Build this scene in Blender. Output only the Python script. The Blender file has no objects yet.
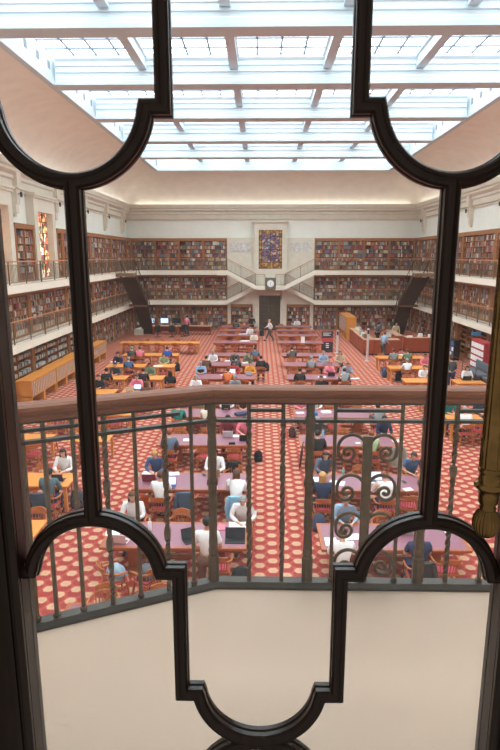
import bpy, math, random
from mathutils import Vector, Matrix
random.seed(7)
SC = bpy.context.scene
COL = SC.collection
PI = math.pi

# ------------------------------------------------------------------ camera, world, exposure
F = 570.0; PITCH = math.radians(11.8); YAW = math.radians(1.08); EYE = 6.6
cam_d = bpy.data.cameras.new('camera'); cam = bpy.data.objects.new('camera', cam_d); COL.objects.link(cam)
cam.location = (0, 0, EYE); cam.rotation_euler = (PI/2 - PITCH, 0, YAW)
cam_d.sensor_fit = 'VERTICAL'; cam_d.sensor_height = 24.0; cam_d.lens = 24.0*F/750.0
cam_d.clip_start = 0.05; cam_d.clip_end = 300
SC.camera = cam
world = bpy.data.worlds.new('world'); SC.world = world; world.use_nodes = True
world.node_tree.nodes['Background'].inputs[0].default_value = (1, 0.92, 0.82, 1)
world.node_tree.nodes['Background'].inputs[1].default_value = 0.22
SC.view_settings.view_transform = 'Standard'; SC.view_settings.look = 'None'
SC.view_settings.gamma = 1.0; SC.view_settings.exposure = 0.0
SKY_E = 5.7
SC.cycles.max_bounces = 8; SC.cycles.diffuse_bounces = 5; SC.cycles.transparent_max_bounces = 12
SC.cycles.caustics_reflective = False; SC.cycles.caustics_refractive = False

# ------------------------------------------------------------------ pixel -> place helpers (on real surfaces)
_fw = Vector((-math.sin(YAW)*math.cos(PITCH), math.cos(YAW)*math.cos(PITCH), -math.sin(PITCH)))
_rt = Vector((math.cos(YAW), math.sin(YAW), 0)); _up = _rt.cross(_fw)
def ray(x, y): return _fw + _rt*((x-250)/F) + _up*((375-y)/F)
def onz(x, y, z=0.0):
    d = ray(x, y); t = (z-EYE)/d.z; return (d.x*t, d.y*t)
def xat(x, Y, z):
    # world X of the vertical line seen at column x on the plane Y at height z
    k = (x-250)/F
    # (P-C).rt = k (P-C).fw
    a = _rt - _fw*k
    return -(a.y*Y + a.z*(z-EYE))/a.x

# ------------------------------------------------------------------ materials
def lin(c):
    out = []
    for v in c[:3]:
        v = v/255.0
        out.append(v/12.92 if v <= .04045 else ((v+.055)/1.055)**2.4)
    return tuple(out)+(1.0,)
MATS = {}
def mat(name, rgb, rough=.6, metal=0.0, var=.08, scale=6.0, stretch=(1,1,1), bump=0.0, spec=.4, coords='Object', emit=0.0):
    if name in MATS: return MATS[name]
    m = bpy.data.materials.new(name); m.use_nodes = True; nt = m.node_tree
    b = nt.nodes['Principled BSDF']
    b.inputs['Roughness'].default_value = rough; b.inputs['Metallic'].default_value = metal
    b.inputs['Specular IOR Level'].default_value = spec
    tc = nt.nodes.new('ShaderNodeTexCoord'); mp = nt.nodes.new('ShaderNodeMapping'); mp.inputs['Scale'].default_value = stretch
    nz = nt.nodes.new('ShaderNodeTexNoise'); nz.inputs['Scale'].default_value = scale; nz.inputs['Detail'].default_value = 3
    rp = nt.nodes.new('ShaderNodeMapRange'); rp.inputs[1].default_value=.3; rp.inputs[2].default_value=.7
    rp.inputs[3].default_value = 1-var; rp.inputs[4].default_value = 1+var
    mx = nt.nodes.new('ShaderNodeVectorMath'); mx.operation = 'SCALE'; mx.inputs[0].default_value = lin(rgb)[:3]
    nt.links.new(tc.outputs[coords], mp.inputs[0]); nt.links.new(mp.outputs[0], nz.inputs['Vector'])
    nt.links.new(nz.outputs['Fac'], rp.inputs[0]); nt.links.new(rp.outputs[0], mx.inputs['Scale'])
    nt.links.new(mx.outputs[0], b.inputs['Base Color'])
    if bump:
        bp = nt.nodes.new('ShaderNodeBump'); bp.inputs['Strength'].default_value = bump; bp.inputs['Distance'].default_value = .02
        nt.links.new(nz.outputs['Fac'], bp.inputs['Height']); nt.links.new(bp.outputs[0], b.inputs['Normal'])
    if emit:
        b.inputs['Emission Color'].default_value = lin(rgb); b.inputs['Emission Strength'].default_value = emit
    MATS[name] = m
    return m

M_PLASTER = mat('cream_plaster', (236,238,230), .85, var=.03, scale=1.2)
M_COVE = mat('cove_plaster', (236,230,220), .9, var=.05, scale=1.5, bump=.8)
M_WHITE = mat('white_paint', (196,206,214), .6, var=.015, scale=2)
M_STONE = mat('warm_sandstone', (218,210,194), .8, var=.05, scale=2.5)
M_FASCIA = mat('gallery_fascia', (238,230,214), .8, var=.03, scale=1.5)
M_WOOD = mat('orange_oak', (196,118,56), .42, var=.16, scale=5, stretch=(1,1,6))
M_WOODD = mat('bookcase_wood', (164,106,62), .5, var=.16, scale=4, stretch=(1,1,5))
M_BACK = mat('bookcase_back', (92,48,34), .7, var=.12, scale=3)
M_OAK = mat('light_oak', (222,146,72), .4, var=.12, scale=5, stretch=(1,6,1))
M_OAKC = mat('catalogue_oak', (214,140,62), .4, var=.12, scale=4, stretch=(6,1,1))
M_TABLE = mat('table_timber', (168,92,54), .4, var=.15, scale=5, stretch=(6,1,1))
M_LEATHER = mat('purple_leather', (144,94,112), .38, var=.05, scale=9, spec=.5)
M_CHAIR = mat('chair_wood', (182,104,58), .38, var=.16, scale=8, stretch=(1,1,4))
M_RED = mat('red_pad', (186,66,84), .7, var=.1, scale=14)
M_DKMETAL = mat('dark_steel', (70,50,38), .55, .3, var=.1)
M_BRONZE = mat('bronze', (98,80,62), .42, .45, var=.22, scale=26, bump=.2)
M_BRONZED = mat('bronze_dark', (62,56,50), .38, .5, var=.15, scale=20)
M_BRASS = mat('aged_brass', (176,140,88), .24, 1.0, var=.22, scale=30, bump=.15)
M_HAND = mat('handrail_wood', (124,70,44), .5, var=.2, scale=9, stretch=(1,14,14), spec=.3)
M_DOOR = mat('door_dark_wood', (58,41,33), .36, var=.25, scale=8, stretch=(6,6,1), spec=.55)
M_LEDGE = None
M_BLACK = mat('black_plastic', (28,28,32), .45, var=.05)
M_BLACKF = mat('black_fabric', (34,34,40), .9, var=.12, scale=20)
M_GREY = mat('grey_fabric', (98,104,112), .9, var=.12, scale=20)
M_PAPER = mat('white_paper', (246,246,246), .8, var=.02)
M_SCREEN = mat('lit_screen', (206,222,255), .3, var=.03, emit=1.1)
M_DSCREEN = mat('dark_screen', (38,44,58), .25, var=.05)
M_STEEL = mat('pale_steel', (212,214,214), .35, .3, var=.04)
M_SKIRT = mat('stone_skirting', (120,60,50), .6, var=.1)

def carpet():
    m = bpy.data.materials.new('hexagon_carpet'); m.use_nodes = True; nt = m.node_tree; N = nt.nodes; L = nt.links
    b = N['Principled BSDF']; b.inputs['Roughness'].default_value = .95; b.inputs['Specular IOR Level'].default_value = .1
    g = N.new('ShaderNodeNewGeometry'); sp = N.new('ShaderNodeSeparateXYZ'); L.new(g.outputs['Position'], sp.inputs[0])
    def ma(op, a, b_=None, c=None):
        n = N.new('ShaderNodeMath'); n.operation = op
        for i, v in enumerate((a, b_, c)):
            if v is None: continue
            if isinstance(v, (int, float)): n.inputs[i].default_value = v
            else: L.new(v, n.inputs[i])
        return n.outputs[0]
    def cell(ox, oy, w, h):
        u = ma('SUBTRACT', ma('FRACT', ma('ADD', ma('DIVIDE', sp.outputs[0], .57), 50+ox)), .5)
        v = ma('SUBTRACT', ma('FRACT', ma('ADD', ma('DIVIDE', sp.outputs[1], .39), 50+oy)), .5)
        au = ma('MULTIPLY', ma('ABSOLUTE', u), .57); av = ma('MULTIPLY', ma('ABSOLUTE', v), .39)
        d1 = ma('DIVIDE', av, h); d2 = ma('DIVIDE', ma('ADD', au, ma('MULTIPLY', av, .55)), w)
        return ma('MAXIMUM', d1, d2)
    d = ma('MINIMUM', cell(0, 0, .114, .094), cell(.5, .5, .114, .094))
    d2 = ma('MINIMUM', cell(.0, .36, .165, .12), cell(.5, .86, .165, .12))
    hexm = ma('LESS_THAN', d, 1.0); core = ma('LESS_THAN', d, .32); ring = ma('LESS_THAN', d, 1.16)
    dark_fig = ma('LESS_THAN', d2, 1.0)  # darker red figure of the carpet pattern
    def mix(f, a, c):
        n = N.new('ShaderNodeMix'); n.data_type = 'RGBA'; L.new(f, n.inputs[0])
        for i, v in ((6, a), (7, c)):
            if isinstance(v, tuple): n.inputs[i].default_value = v
            else: L.new(v, n.inputs[i])
        return n.outputs[2]
    c = mix(dark_fig, lin((176,84,76)), lin((156,66,62)))
    c = mix(ring, c, lin((190,98,80)))
    c = mix(hexm, c, lin((200,162,132)))
    c = mix(core, c, lin((194,152,122)))
    nz = N.new('ShaderNodeTexNoise'); nz.inputs['Scale'].default_value = 60; L.new(g.outputs['Position'], nz.inputs['Vector'])
    bp = N.new('ShaderNodeBump'); bp.inputs['Strength'].default_value = .2; L.new(nz.outputs[0], bp.inputs['Height']); L.new(bp.outputs[0], b.inputs['Normal'])
    L.new(c, b.inputs['Base Color'])
    return m
M_CARPET = carpet()

def ledge_mat():
    m = mat('balcony_stone', (196,170,150), .55, var=.04, scale=1.6); nt = m.node_tree; N = nt.nodes; L = nt.links
    b = N['Principled BSDF']
    src = b.inputs['Base Color'].links[0].from_socket
    tc = N.new('ShaderNodeTexCoord'); mp = N.new('ShaderNodeMapping'); mp.inputs['Scale'].default_value = (2.2, 9, 1); mp.inputs['Rotation'].default_value = (0, 0, .6)
    nz = N.new('ShaderNodeTexNoise'); nz.inputs['Scale'].default_value = 1.4; nz.inputs['Detail'].default_value = 6; nz.inputs['Distortion'].default_value = 1.2
    rp = N.new('ShaderNodeMapRange'); rp.inputs[1].default_value = .497; rp.inputs[2].default_value = .503; rp.inputs[3].default_value = 0; rp.inputs[4].default_value = 1
    ab = N.new('ShaderNodeMath'); ab.operation = 'PINGPONG'; ab.inputs[1].default_value = .5
    n2 = N.new('ShaderNodeTexNoise'); n2.inputs['Scale'].default_value = 3.0
    g = N.new('ShaderNodeMapRange'); g.inputs[1].default_value = .5; g.inputs[2].default_value = .62; g.inputs[3].default_value = 0; g.inputs[4].default_value = .35
    L.new(tc.outputs['Object'], mp.inputs[0]); L.new(mp.outputs[0], nz.inputs['Vector']); L.new(tc.outputs['Object'], n2.inputs['Vector'])
    sub = N.new('ShaderNodeMath'); sub.operation = 'SUBTRACT'; sub.inputs[1].default_value = .5; L.new(nz.outputs['Fac'], sub.inputs[0])
    aa = N.new('ShaderNodeMath'); aa.operation = 'ABSOLUTE'; L.new(sub.outputs[0], aa.inputs[0])
    lt = N.new('ShaderNodeMath'); lt.operation = 'LESS_THAN'; lt.inputs[1].default_value = .0035; L.new(aa.outputs[0], lt.inputs[0])
    L.new(n2.outputs['Fac'], g.inputs[0])
    mu = N.new('ShaderNodeMath'); mu.operation = 'MULTIPLY'; L.new(lt.outputs[0], mu.inputs[0]); L.new(g.outputs[0], mu.inputs[1])
    mx = N.new('ShaderNodeMix'); mx.data_type = 'RGBA'; L.new(mu.outputs[0], mx.inputs[0]); L.new(src, mx.inputs[6]); mx.inputs[7].default_value = lin((150,136,130))
    L.new(mx.outputs[2], b.inputs['Base Color'])
    return m
M_LEDGE = ledge_mat()

def glass_mat():
    m = bpy.data.materials.new('hazed_glass'); m.use_nodes = True; nt = m.node_tree; N = nt.nodes; L = nt.links
    N.remove(N['Principled BSDF']); out = N['Material Output']
    t = N.new('ShaderNodeBsdfTransparent'); t.inputs[0].default_value = (.965, .975, .97, 1)
    gl = N.new('ShaderNodeBsdfGlossy'); gl.inputs['Roughness'].default_value = .02
    fr = N.new('ShaderNodeFresnel'); fr.inputs[0].default_value = 1.3
    tl = N.new('ShaderNodeBsdfTranslucent'); tl.inputs[0].default_value = (.9, .9, .88, 1)  # translucent veil mixed in as haze, lifting the hall's dark tones
    nz = N.new('ShaderNodeTexNoise'); nz.inputs['Scale'].default_value = 3; rp = N.new('ShaderNodeMapRange'); rp.inputs[1].default_value = .3; rp.inputs[2].default_value = .7; rp.inputs[3].default_value = .008; rp.inputs[4].default_value = .024
    L.new(nz.outputs['Fac'], rp.inputs[0]); dm = N.new('ShaderNodeMixShader'); L.new(rp.outputs[0], dm.inputs[0]); L.new(t.outputs[0], dm.inputs[1]); L.new(tl.outputs[0], dm.inputs[2])
    mx = N.new('ShaderNodeMixShader'); L.new(fr.outputs[0], mx.inputs[0]); L.new(dm.outputs[0], mx.inputs[1]); L.new(gl.outputs[0], mx.inputs[2]); L.new(mx.outputs[0], out.inputs[0])
    return m
M_GLASS = glass_mat()
def sky_mat():
    m = bpy.data.materials.new('daylit_skylight_glass'); m.use_nodes = True; nt = m.node_tree; N = nt.nodes
    b = N['Principled BSDF']; b.inputs['Base Color'].default_value = (.8, .8, .8, 1)
    b.inputs['Emission Color'].default_value = (.88, .98, 1, 1); b.inputs['Emission Strength'].default_value = SKY_E
    return m
M_SKY = sky_mat()
def stained(name, cols, scale, emit):
    m = bpy.data.materials.new(name); m.use_nodes = True; nt = m.node_tree; N = nt.nodes; L = nt.links
    b = N['Principled BSDF']; tc = N.new('ShaderNodeTexCoord'); v = N.new('ShaderNodeTexVoronoi'); v.inputs['Scale'].default_value = scale
    cr = N.new('ShaderNodeValToRGB'); cr.color_ramp.interpolation = 'CONSTANT'
    e = cr.color_ramp.elements
    for i in range(len(cols)):
        if i < 2: el = e[i]; el.position = i/len(cols)
        else: el = e.new(i/len(cols))
        el.color = lin(cols[i])
    sx = N.new('ShaderNodeSeparateColor')
    L.new(tc.outputs['Object'], v.inputs['Vector']); L.new(v.outputs['Color'], sx.inputs[0]); L.new(sx.outputs[0], cr.inputs[0])
    L.new(cr.outputs[0], b.inputs['Base Color']); L.new(cr.outputs[0], b.inputs['Emission Color']); b.inputs['Emission Strength'].default_value = emit
    b.inputs['Roughness'].default_value = .3
    return m
M_STAIN = stained('stained_glass', [(250,225,190),(200,90,60),(120,90,60),(240,200,120),(90,70,60),(230,130,90),(255,245,225),(150,60,50)], 5, .9)
M_STAINB = stained('stained_glass_picture', [(88,70,110),(120,60,70),(70,60,90),(150,120,110),(110,90,130),(90,110,140),(140,80,60),(190,170,150)], 7, .12)
M_STAING = stained('gold_glass_border', [(176,122,50),(150,90,50),(196,150,70),(120,80,50)], 6, .1)

# ------------------------------------------------------------------ mesh builder
class MB:
    def __init__(s): s.v = []; s.f = []; s.m = []; s.sm = []
    def add(s, vs, fs, mi=0, smooth=False, M=None):
        n = len(s.v)
        if M is not None: vs = [M @ Vector(p) for p in vs]
        s.v += [tuple(p) for p in vs]; s.f += [tuple(i+n for i in f) for f in fs]; s.m += [mi]*len(fs); s.sm += [smooth]*len(fs)
        return s
    def box(s, x0, x1, y0, y1, z0, z1, mi=0, M=None, c=0.0):
        if c <= 0:
            vs = [(x,y,z) for z in (z0,z1) for y in (y0,y1) for x in (x0,x1)]
            return s.add(vs, [(0,2,3,1),(4,5,7,6),(0,1,5,4),(2,6,7,3),(0,4,6,2),(1,3,7,5)], mi, False, M)
        # chamfered box: three nested point sets
        vs = []; idx = {}
        for k, (sx, sy, sz) in enumerate([(a,b,d) for a in (0,1) for b in (0,1) for d in (0,1)]):
            X = x1 if sx else x0; Y = y1 if sy else y0; Z = z1 if sz else z0
            dx = -c if sx else c; dy = -c if sy else c; dz = -c if sz else c
            idx[(sx,sy,sz)] = (len(vs), len(vs)+1, len(vs)+2)
            vs += [(X, Y+dy, Z+dz), (X+dx, Y, Z+dz), (X+dx, Y+dy, Z)]
        fs = []
        q = lambda a, *t: [idx[p][a] for p in t]
        for sx in (0,1):
            l = q(0,(sx,0,0),(sx,1,0),(sx,1,1),(sx,0,1)); fs.append(tuple(l if sx else l[::-1]))
            l = q(1,(0,sx,0),(0,sx,1),(1,sx,1),(1,sx,0)); fs.append(tuple(l if sx else l[::-1]))
            l = q(2,(0,0,sx),(1,0,sx),(1,1,sx),(0,1,sx)); fs.append(tuple(l if sx else l[::-1]))
        for a in (0,1):
            for b in (0,1):
                e = [idx[(a,b,0)], idx[(a,b,1)]]; fs.append((e[0][0],e[0][1],e[1][1],e[1][0]) if a==b else (e[0][1],e[0][0],e[1][0],e[1][1]))
                e = [idx[(a,0,b)], idx[(a,1,b)]]; fs.append((e[0][2],e[0][0],e[1][0],e[1][2]) if a==b else (e[0][0],e[0][2],e[1][2],e[1][0]))
                e = [idx[(0,a,b)], idx[(1,a,b)]]; fs.append((e[0][1],e[0][2],e[1][2],e[1][1]) if a==b else (e[0][2],e[0][1],e[1][1],e[1][2]))
        for (a,b,d), t in idx.items(): fs.append(t if (a+b+d) % 2 else t[::-1])
        return s.add(vs, fs, mi, False, M)
    def rings(s, rs, mi=0, closed=True, caps=True, smooth=True, M=None):
        n = len(rs[0]); vs = [p for r in rs for p in r]; fs = []
        for i in range(len(rs)-1):
            for j in range(n if closed else n-1):
                k = (j+1) % n; fs.append((i*n+j, i*n+k, (i+1)*n+k, (i+1)*n+j))
        s.add(vs, fs, mi, smooth, M)
        if caps and closed:
            s.add(rs[0], [tuple(range(n))[::-1]], mi, False, M); s.add(rs[-1], [tuple(range(n))], mi, False, M)
        return s
    def tube(s, pts, rad, n=8, mi=0, M=None, smooth=True, caps=True):
        pts = [Vector(p) for p in pts]; R = rad if isinstance(rad, (list, tuple)) else [rad]*len(pts)
        rs = []; prev = None
        for i, p in enumerate(pts):
            t = (pts[min(i+1, len(pts)-1)]-pts[max(i-1, 0)]).normalized()
            if prev is None:
                a = Vector((0,0,1)) if abs(t.z) < .9 else Vector((1,0,0)); u = t.cross(a).normalized()
            else: u = (prev - t*prev.dot(t)).normalized()
            w = t.cross(u); prev = u
            rs.append([p + u*math.cos(2*PI*k/n)*R[i] + w*math.sin(2*PI*k/n)*R[i] for k in range(n)])
        return s.rings(rs, mi, True, caps, smooth, M)
    def lathe(s, prof, n=16, mi=0, M=None, c=(0,0), flute=0, fd=0, smooth=True):
        rs = []
        for r, z in prof:
            rs.append([(c[0]+(r*(1-fd*(.5-.5*math.cos(flute*2*PI*k/n)) if flute else r))*math.cos(2*PI*k/n) if flute else c[0]+r*math.cos(2*PI*k/n),
                        c[1]+(r*(1-fd*(.5-.5*math.cos(flute*2*PI*k/n)))*math.sin(2*PI*k/n) if flute else r*math.sin(2*PI*k/n)), z) for k in range(n)])
        return s.rings(rs, mi, True, True, smooth, M)
    def ell(s, c, r, mi=0, M=None, nu=10, nv=7, cut=None):
        vs = []; fs = []
        for i in range(nv+1):
            th = PI*i/nv
            for j in range(nu):
                ph = 2*PI*j/nu
                vs.append((c[0]+r[0]*math.sin(th)*math.cos(ph), c[1]+r[1]*math.sin(th)*math.sin(ph), c[2]+r[2]*math.cos(th)))
        for i in range(nv):
            for j in range(nu):
                k = (j+1) % nu; f = (i*nu+j, (i+1)*nu+j, (i+1)*nu+k, i*nu+k)
                if cut:
                    cc = sum((Vector(vs[q]) for q in f), Vector())/4
                    if cut(cc): continue
                fs.append(f)
        return s.add(vs, fs, mi, True, M)
    def prism(s, poly, z0, z1, mi=0, M=None):
        # poly anticlockwise in xy
        n = len(poly); vs = [(x,y,z0) for x,y in poly]+[(x,y,z1) for x,y in poly]
        fs = [tuple(range(n))[::-1], tuple(range(n,2*n))]+[(i,(i+1)%n,n+(i+1)%n,n+i) for i in range(n)]
        return s.add(vs, fs, mi, False, M)
    def mesh(s, name, mats):
        me = bpy.data.meshes.new(name); me.from_pydata(s.v, [], s.f)
        for m in (mats if isinstance(mats, (list, tuple)) else [mats]): me.materials.append(m)
        me.polygons.foreach_set('material_index', s.m); me.polygons.foreach_set('use_smooth', s.sm); me.update()
        return me
    def build(s, name, mats, parent=None, loc=(0,0,0), rz=0):
        return put(name, s.mesh(name, mats), parent, loc, rz)
def put(name, me, parent=None, loc=(0,0,0), rz=0):
    o = bpy.data.objects.new(name, me); COL.objects.link(o); o.location = loc; o.rotation_euler = (0,0,rz)
    if parent is not None: o.parent = parent
    return o
def tag(o, label=None, cat=None, group=None, kind=None):
    if label: o['label'] = label
    if cat: o['category'] = cat
    if group: o['group'] = group
    if kind: o['kind'] = kind
    return o
def empty(name, loc=(0,0,0), rz=0):
    o = bpy.data.objects.new(name, None); COL.objects.link(o); o.location = loc; o.rotation_euler = (0,0,rz); o.empty_display_size = .1
    return o
def kids(o): return KID.get(o.name, [])
KID = {}
def reg(root, *ps):
    KID.setdefault(root.name, []).extend(ps); return root
def copy_tree(root, loc, rz, label, group=None):
    r = root.copy(); COL.objects.link(r); r.location = loc; r.rotation_euler = (0,0,rz); r['label'] = label
    if group: r['group'] = group
    for ch in kids(root):
        c = ch.copy(); COL.objects.link(c); c.parent = r; KID.setdefault(r.name, []).append(c)
        for g in kids(ch):
            d = g.copy(); COL.objects.link(d); d.parent = c; KID.setdefault(c.name, []).append(d)
    return r
ORD = ['first','second','third','fourth','fifth','sixth','seventh','eighth','ninth','tenth','eleventh','twelfth','thirteenth','fourteenth','fifteenth','sixteenth','seventeenth','eighteenth','nineteenth','twentieth']
def ordn(n):
    n += 1
    if n <= 20: return ORD[n-1]
    tens = {2:'twenty',3:'thirty',4:'forty',5:'fifty',6:'sixty',7:'seventy',8:'eighty'}
    t, u = divmod(n, 10)
    return {2:'twentieth',3:'thirtieth',4:'fortieth',5:'fiftieth',6:'sixtieth',7:'seventieth',8:'eightieth'}[t] if u == 0 else tens[t]+'-'+ORD[u-1]

# ------------------------------------------------------------------ hall dimensions
XL, XR, YB, YF = -11.55, 13.5, 51.6, 1.4          # faces of cases / walls
G1, G2 = 2.73, 5.35                                # gallery floor levels
GL, GR, GB = -10.8, 12.75, 50.85                   # gallery edges
SLAB = .38
UL, UR, UB = XL-.399, XR+.399, YB+.399        # plaster faces above the bookcases
def struct(o): o['kind'] = 'structure'; return o

struct(MB().box(XL-.8, XR+.8, YF-.4, YB+.8, -.2, 0).build('floor', M_CARPET))
def wall(name, a, b, lower, upper, z_split=8.16, top=10.85):
    pass
w = MB(); w.box(XL-.8, XL-.4, YF, YB+.8, 0, 8.16); w.box(XL-.8, UL, YF, YB+.8, 8.16, 10.9); struct(w.build('wall_left', M_PLASTER))
w = MB(); w.box(XR+.4, XR+.8, YF, YB+.8, 0, 8.16); w.box(UR, XR+.8, YF, YB+.8, 8.16, 10.9); struct(w.build('wall_right', M_PLASTER))
w = MB(); w.box(XL-.4, XR+.4, YB+.4, YB+.8, 0, 8.16)
w.box(-3.0, 4.72, YB, YB+.4, G1-.4, 8.16)                                  # stone centre bay
w.box(-3.0, -2.72, YB, YB+.4, 0, G1-.4); w.box(-.72, -.15, YB, YB+.4, 0, G1-.4); w.box(1.75, 2.32, YB, YB+.4, 0, G1-.4); w.box(4.45, 4.72, YB, YB+.4, 0, G1-.4)
struct(w.build('wall_back', M_STONE)); struct(MB().box(UL, UR, UB, YB+.8, 8.161, 10.9).build('wall_back_upper', M_PLASTER))
# front wall with the doorway and the wall under the balcony
w = MB(); DZ0, DZ1, DW = 4.95, 7.75, .66
w.box(XL-.8, -DW, YF-.4, YF, 0, 13.4); w.box(DW, XR+.8, YF-.4, YF, 0, 13.4); w.box(-DW, DW, YF-.4, YF, 0, DZ0); w.box(-DW, DW, YF-.4, YF, DZ1, 13.4)
struct(w.build('wall_front', M_PLASTER))

# ceiling: cove from the cornice up to the skylight opening, mitred at the corners
OX0, OX1, OY0, OY1, OZ = -8.24, 10.1, 1.85, 47.6, 13.27
c = MB(); rs = []
for i in range(13):
    a = PI/2*i/12; t = 1-math.cos(a); z = 10.8+(OZ-10.8)*math.sin(a)
    x0 = UL+(OX0-UL-.25)*t; x1 = UR+(OX1+.25-UR)*t; y0 = YF+(OY0-.25-YF)*t; y1 = UB+(OY1+.25-UB)*t
    r = 1.6*(1-t)+.02; ring = []
    for (cx, cy, a0) in ((x1-r, y1-r, 0), (x0+r, y1-r, PI/2), (x0+r, y0+r, PI), (x1-r, y0+r, 1.5*PI)):
        for k in range(7): ring.append((cx+r*math.cos(a0+PI/2*k/6), cy+r*math.sin(a0+PI/2*k/6), z))
    rs.append(ring)
c.rings(rs, 0, True, False, True)
ceil = struct(c.build('ceiling', M_COVE))
# cornice along each wall
def run_profile(prof, axis, pos, a0, a1, sgn):
    """prof: (out, z); axis 'y' runs along Y at x=pos growing by sgn*out, 'x' runs along X at y=pos"""
    r0 = []; r1 = []
    for o, z in prof:
        if axis == 'y': r0.append((pos+sgn*o, a0, z)); r1.append((pos+sgn*o, a1, z))
        else: r0.append((a0, pos+sgn*o, z)); r1.append((a1, pos+sgn*o, z))
    m = MB(); m.rings([r0, r1], 0, True, True, False); return m
CP = [(-.05,9.62),(.06,9.62),(.06,9.74),(.16,9.8),(.16,10.12),(.24,10.2),(.24,10.34),(.42,10.5),(.42,10.62),(.5,10.7),(.5,11.0),(.46,11.0),(.46,10.82),(-.05,10.82)]  # front lip raised to keep the added fill strips out of view
struct(run_profile(CP, 'y', UL, YF+.01, UB-.01, 1).build('trim_1', M_STONE))
struct(run_profile(CP, 'y', UR, YF+.01, UB-.01, -1).build('trim_2', M_STONE))
struct(run_profile(CP, 'x', UB, UL+.01, UR-.01, -1).build('trim_3', M_STONE))
M_COVE_FILL = bpy.data.materials.new('cove_fill_glow'); M_COVE_FILL.use_nodes = True  # unseen glowing strips added to brighten the cove, not real fittings
_b = M_COVE_FILL.node_tree.nodes['Principled BSDF']; _b.inputs['Emission Color'].default_value = (1, .96, .9, 1); _b.inputs['Emission Strength'].default_value = 5.5
struct(MB().box(UL+.2, UL+.3, 4, UB-.9, 10.83, 10.89).build('trim_40', M_COVE_FILL)); struct(MB().box(UR-.3, UR-.2, 4, UB-.9, 10.83, 10.89).build('trim_41', M_COVE_FILL)); struct(MB().box(UL+1, UR-1, UB-.3, UB-.2, 10.83, 10.89).build('trim_42', M_COVE_FILL))
# skylight surround, cross beams and long beams
BY = [2.2, 7.6, 13.35, 19.1, 24.85, 30.6, 36.35, 42.0]
BX = [-4.75, -1.1, 2.6, 6.25]
GZ = 14.42
def beam_prof(y, hw=.4):
    return [(y-hw,OZ),(y+hw,OZ),(y+hw,OZ+.14),(y+hw-.1,OZ+.18),(y+hw-.1,OZ+.3),(y+hw-.18,OZ+.36),(y+hw-.18,OZ+.48),(y+hw-.13,OZ+.5),(y+hw-.13,OZ+.54),(y+hw-.18,OZ+.56),(y+hw-.18,OZ+.72),(y+hw-.14,OZ+.74),(y+hw-.14,OZ+.78),(y+hw-.18,OZ+.8),(y+hw-.18,OZ+.9),(y+hw-.1,OZ+1.0),(y+hw-.1,GZ),
            (y-hw+.1,GZ),(y-hw+.1,OZ+1.0),(y-hw+.18,OZ+.9),(y-hw+.18,OZ+.8),(y-hw+.14,OZ+.78),(y-hw+.14,OZ+.74),(y-hw+.18,OZ+.72),(y-hw+.18,OZ+.56),(y-hw+.13,OZ+.54),(y-hw+.13,OZ+.5),(y-hw+.18,OZ+.48),(y-hw+.18,OZ+.36),(y-hw+.1,OZ+.3),(y-hw+.1,OZ+.18),(y-hw,OZ+.14)]
M_SOFFIT = mat('beam_paint', (236,230,226), .7, var=.02)
n_trim = 4
for y in BY:
    m = MB(); p = beam_prof(y); m.rings([[(OX0, a, z) for a, z in p][::-1], [(OX1, a, z) for a, z in p][::-1]], 0, True, True, False)
    m.m[0] = 0
    struct(m.build('trim_%d' % n_trim, M_WHITE)); n_trim += 1
for x in BX:
    m = MB(); p = [(x-.17,OZ+.6),(x+.17,OZ+.6),(x+.17,OZ+.7),(x+.12,OZ+.74),(x+.12,OZ+1.0),(x+.2,OZ+1.04),(x+.2,GZ-.002),(x-.2,GZ-.002),(x-.2,OZ+1.04),(x-.12,OZ+1.0),(x-.12,OZ+.74),(x-.17,OZ+.7)]
    m.rings([[(a, BY[0]+.05, z) for a, z in p], [(a, OY1-.02, z) for a, z in p]], 0, True, True, False)
    struct(m.build('trim_%d' % n_trim, M_WHITE)); n_trim += 1
# side upstands with moulded lip and small square vents
M_VENT = mat('vent_grey', (120,128,140), .7)
for sx, X in ((1, OX0), (-1, OX1)):
    m = MB(); p = [(0,OZ),(-.28,OZ-.02),(-.28,OZ+.1),(0,OZ+.1)]
    p = [(-.26,OZ-.03),(.0,OZ-.03),(.0,OZ+.14),(-.06,OZ+.18),(-.06,OZ+.32),(-.14,OZ+.36),(-.14,GZ),(-.3,GZ),(-.3,OZ)]
    r = [(X+sx*(-o) if False else X+sx*o, OY0, z) for o, z in p]; r2 = [(x, OY1, z) for x, _, z in r]
    m.rings([r, r2], 0, True, True, False)
    k = 0
    for yy in range(int((OY1-OY0)/1.15)):
        y = OY0+.6+yy*1.15
        if min(abs(y-b) for b in BY+[OY1]) < .55: continue
        m.box(X+sx*-.139-.005, X+sx*-.139+.005, y-.14, y+.14, OZ+.55, OZ+.85, 1)
    struct(m.build('trim_%d' % n_trim, [M_WHITE, M_VENT])); n_trim += 1
m = MB(); p = [(OY1-.0,OZ-.03),(OY1+.26,OZ-.03),(OY1+.3,GZ),(OY1+.14,GZ),(OY1+.14,OZ+.36),(OY1+.06,OZ+.32),(OY1+.06,OZ+.18),(OY1,OZ+.14)]
m.rings([[(OX0-.1, a, z) for a, z in p], [(OX1+.1, a, z) for a, z in p]], 0, True, True, False); struct(m.build('trim_%d' % n_trim, M_WHITE)); n_trim += 1
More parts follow.
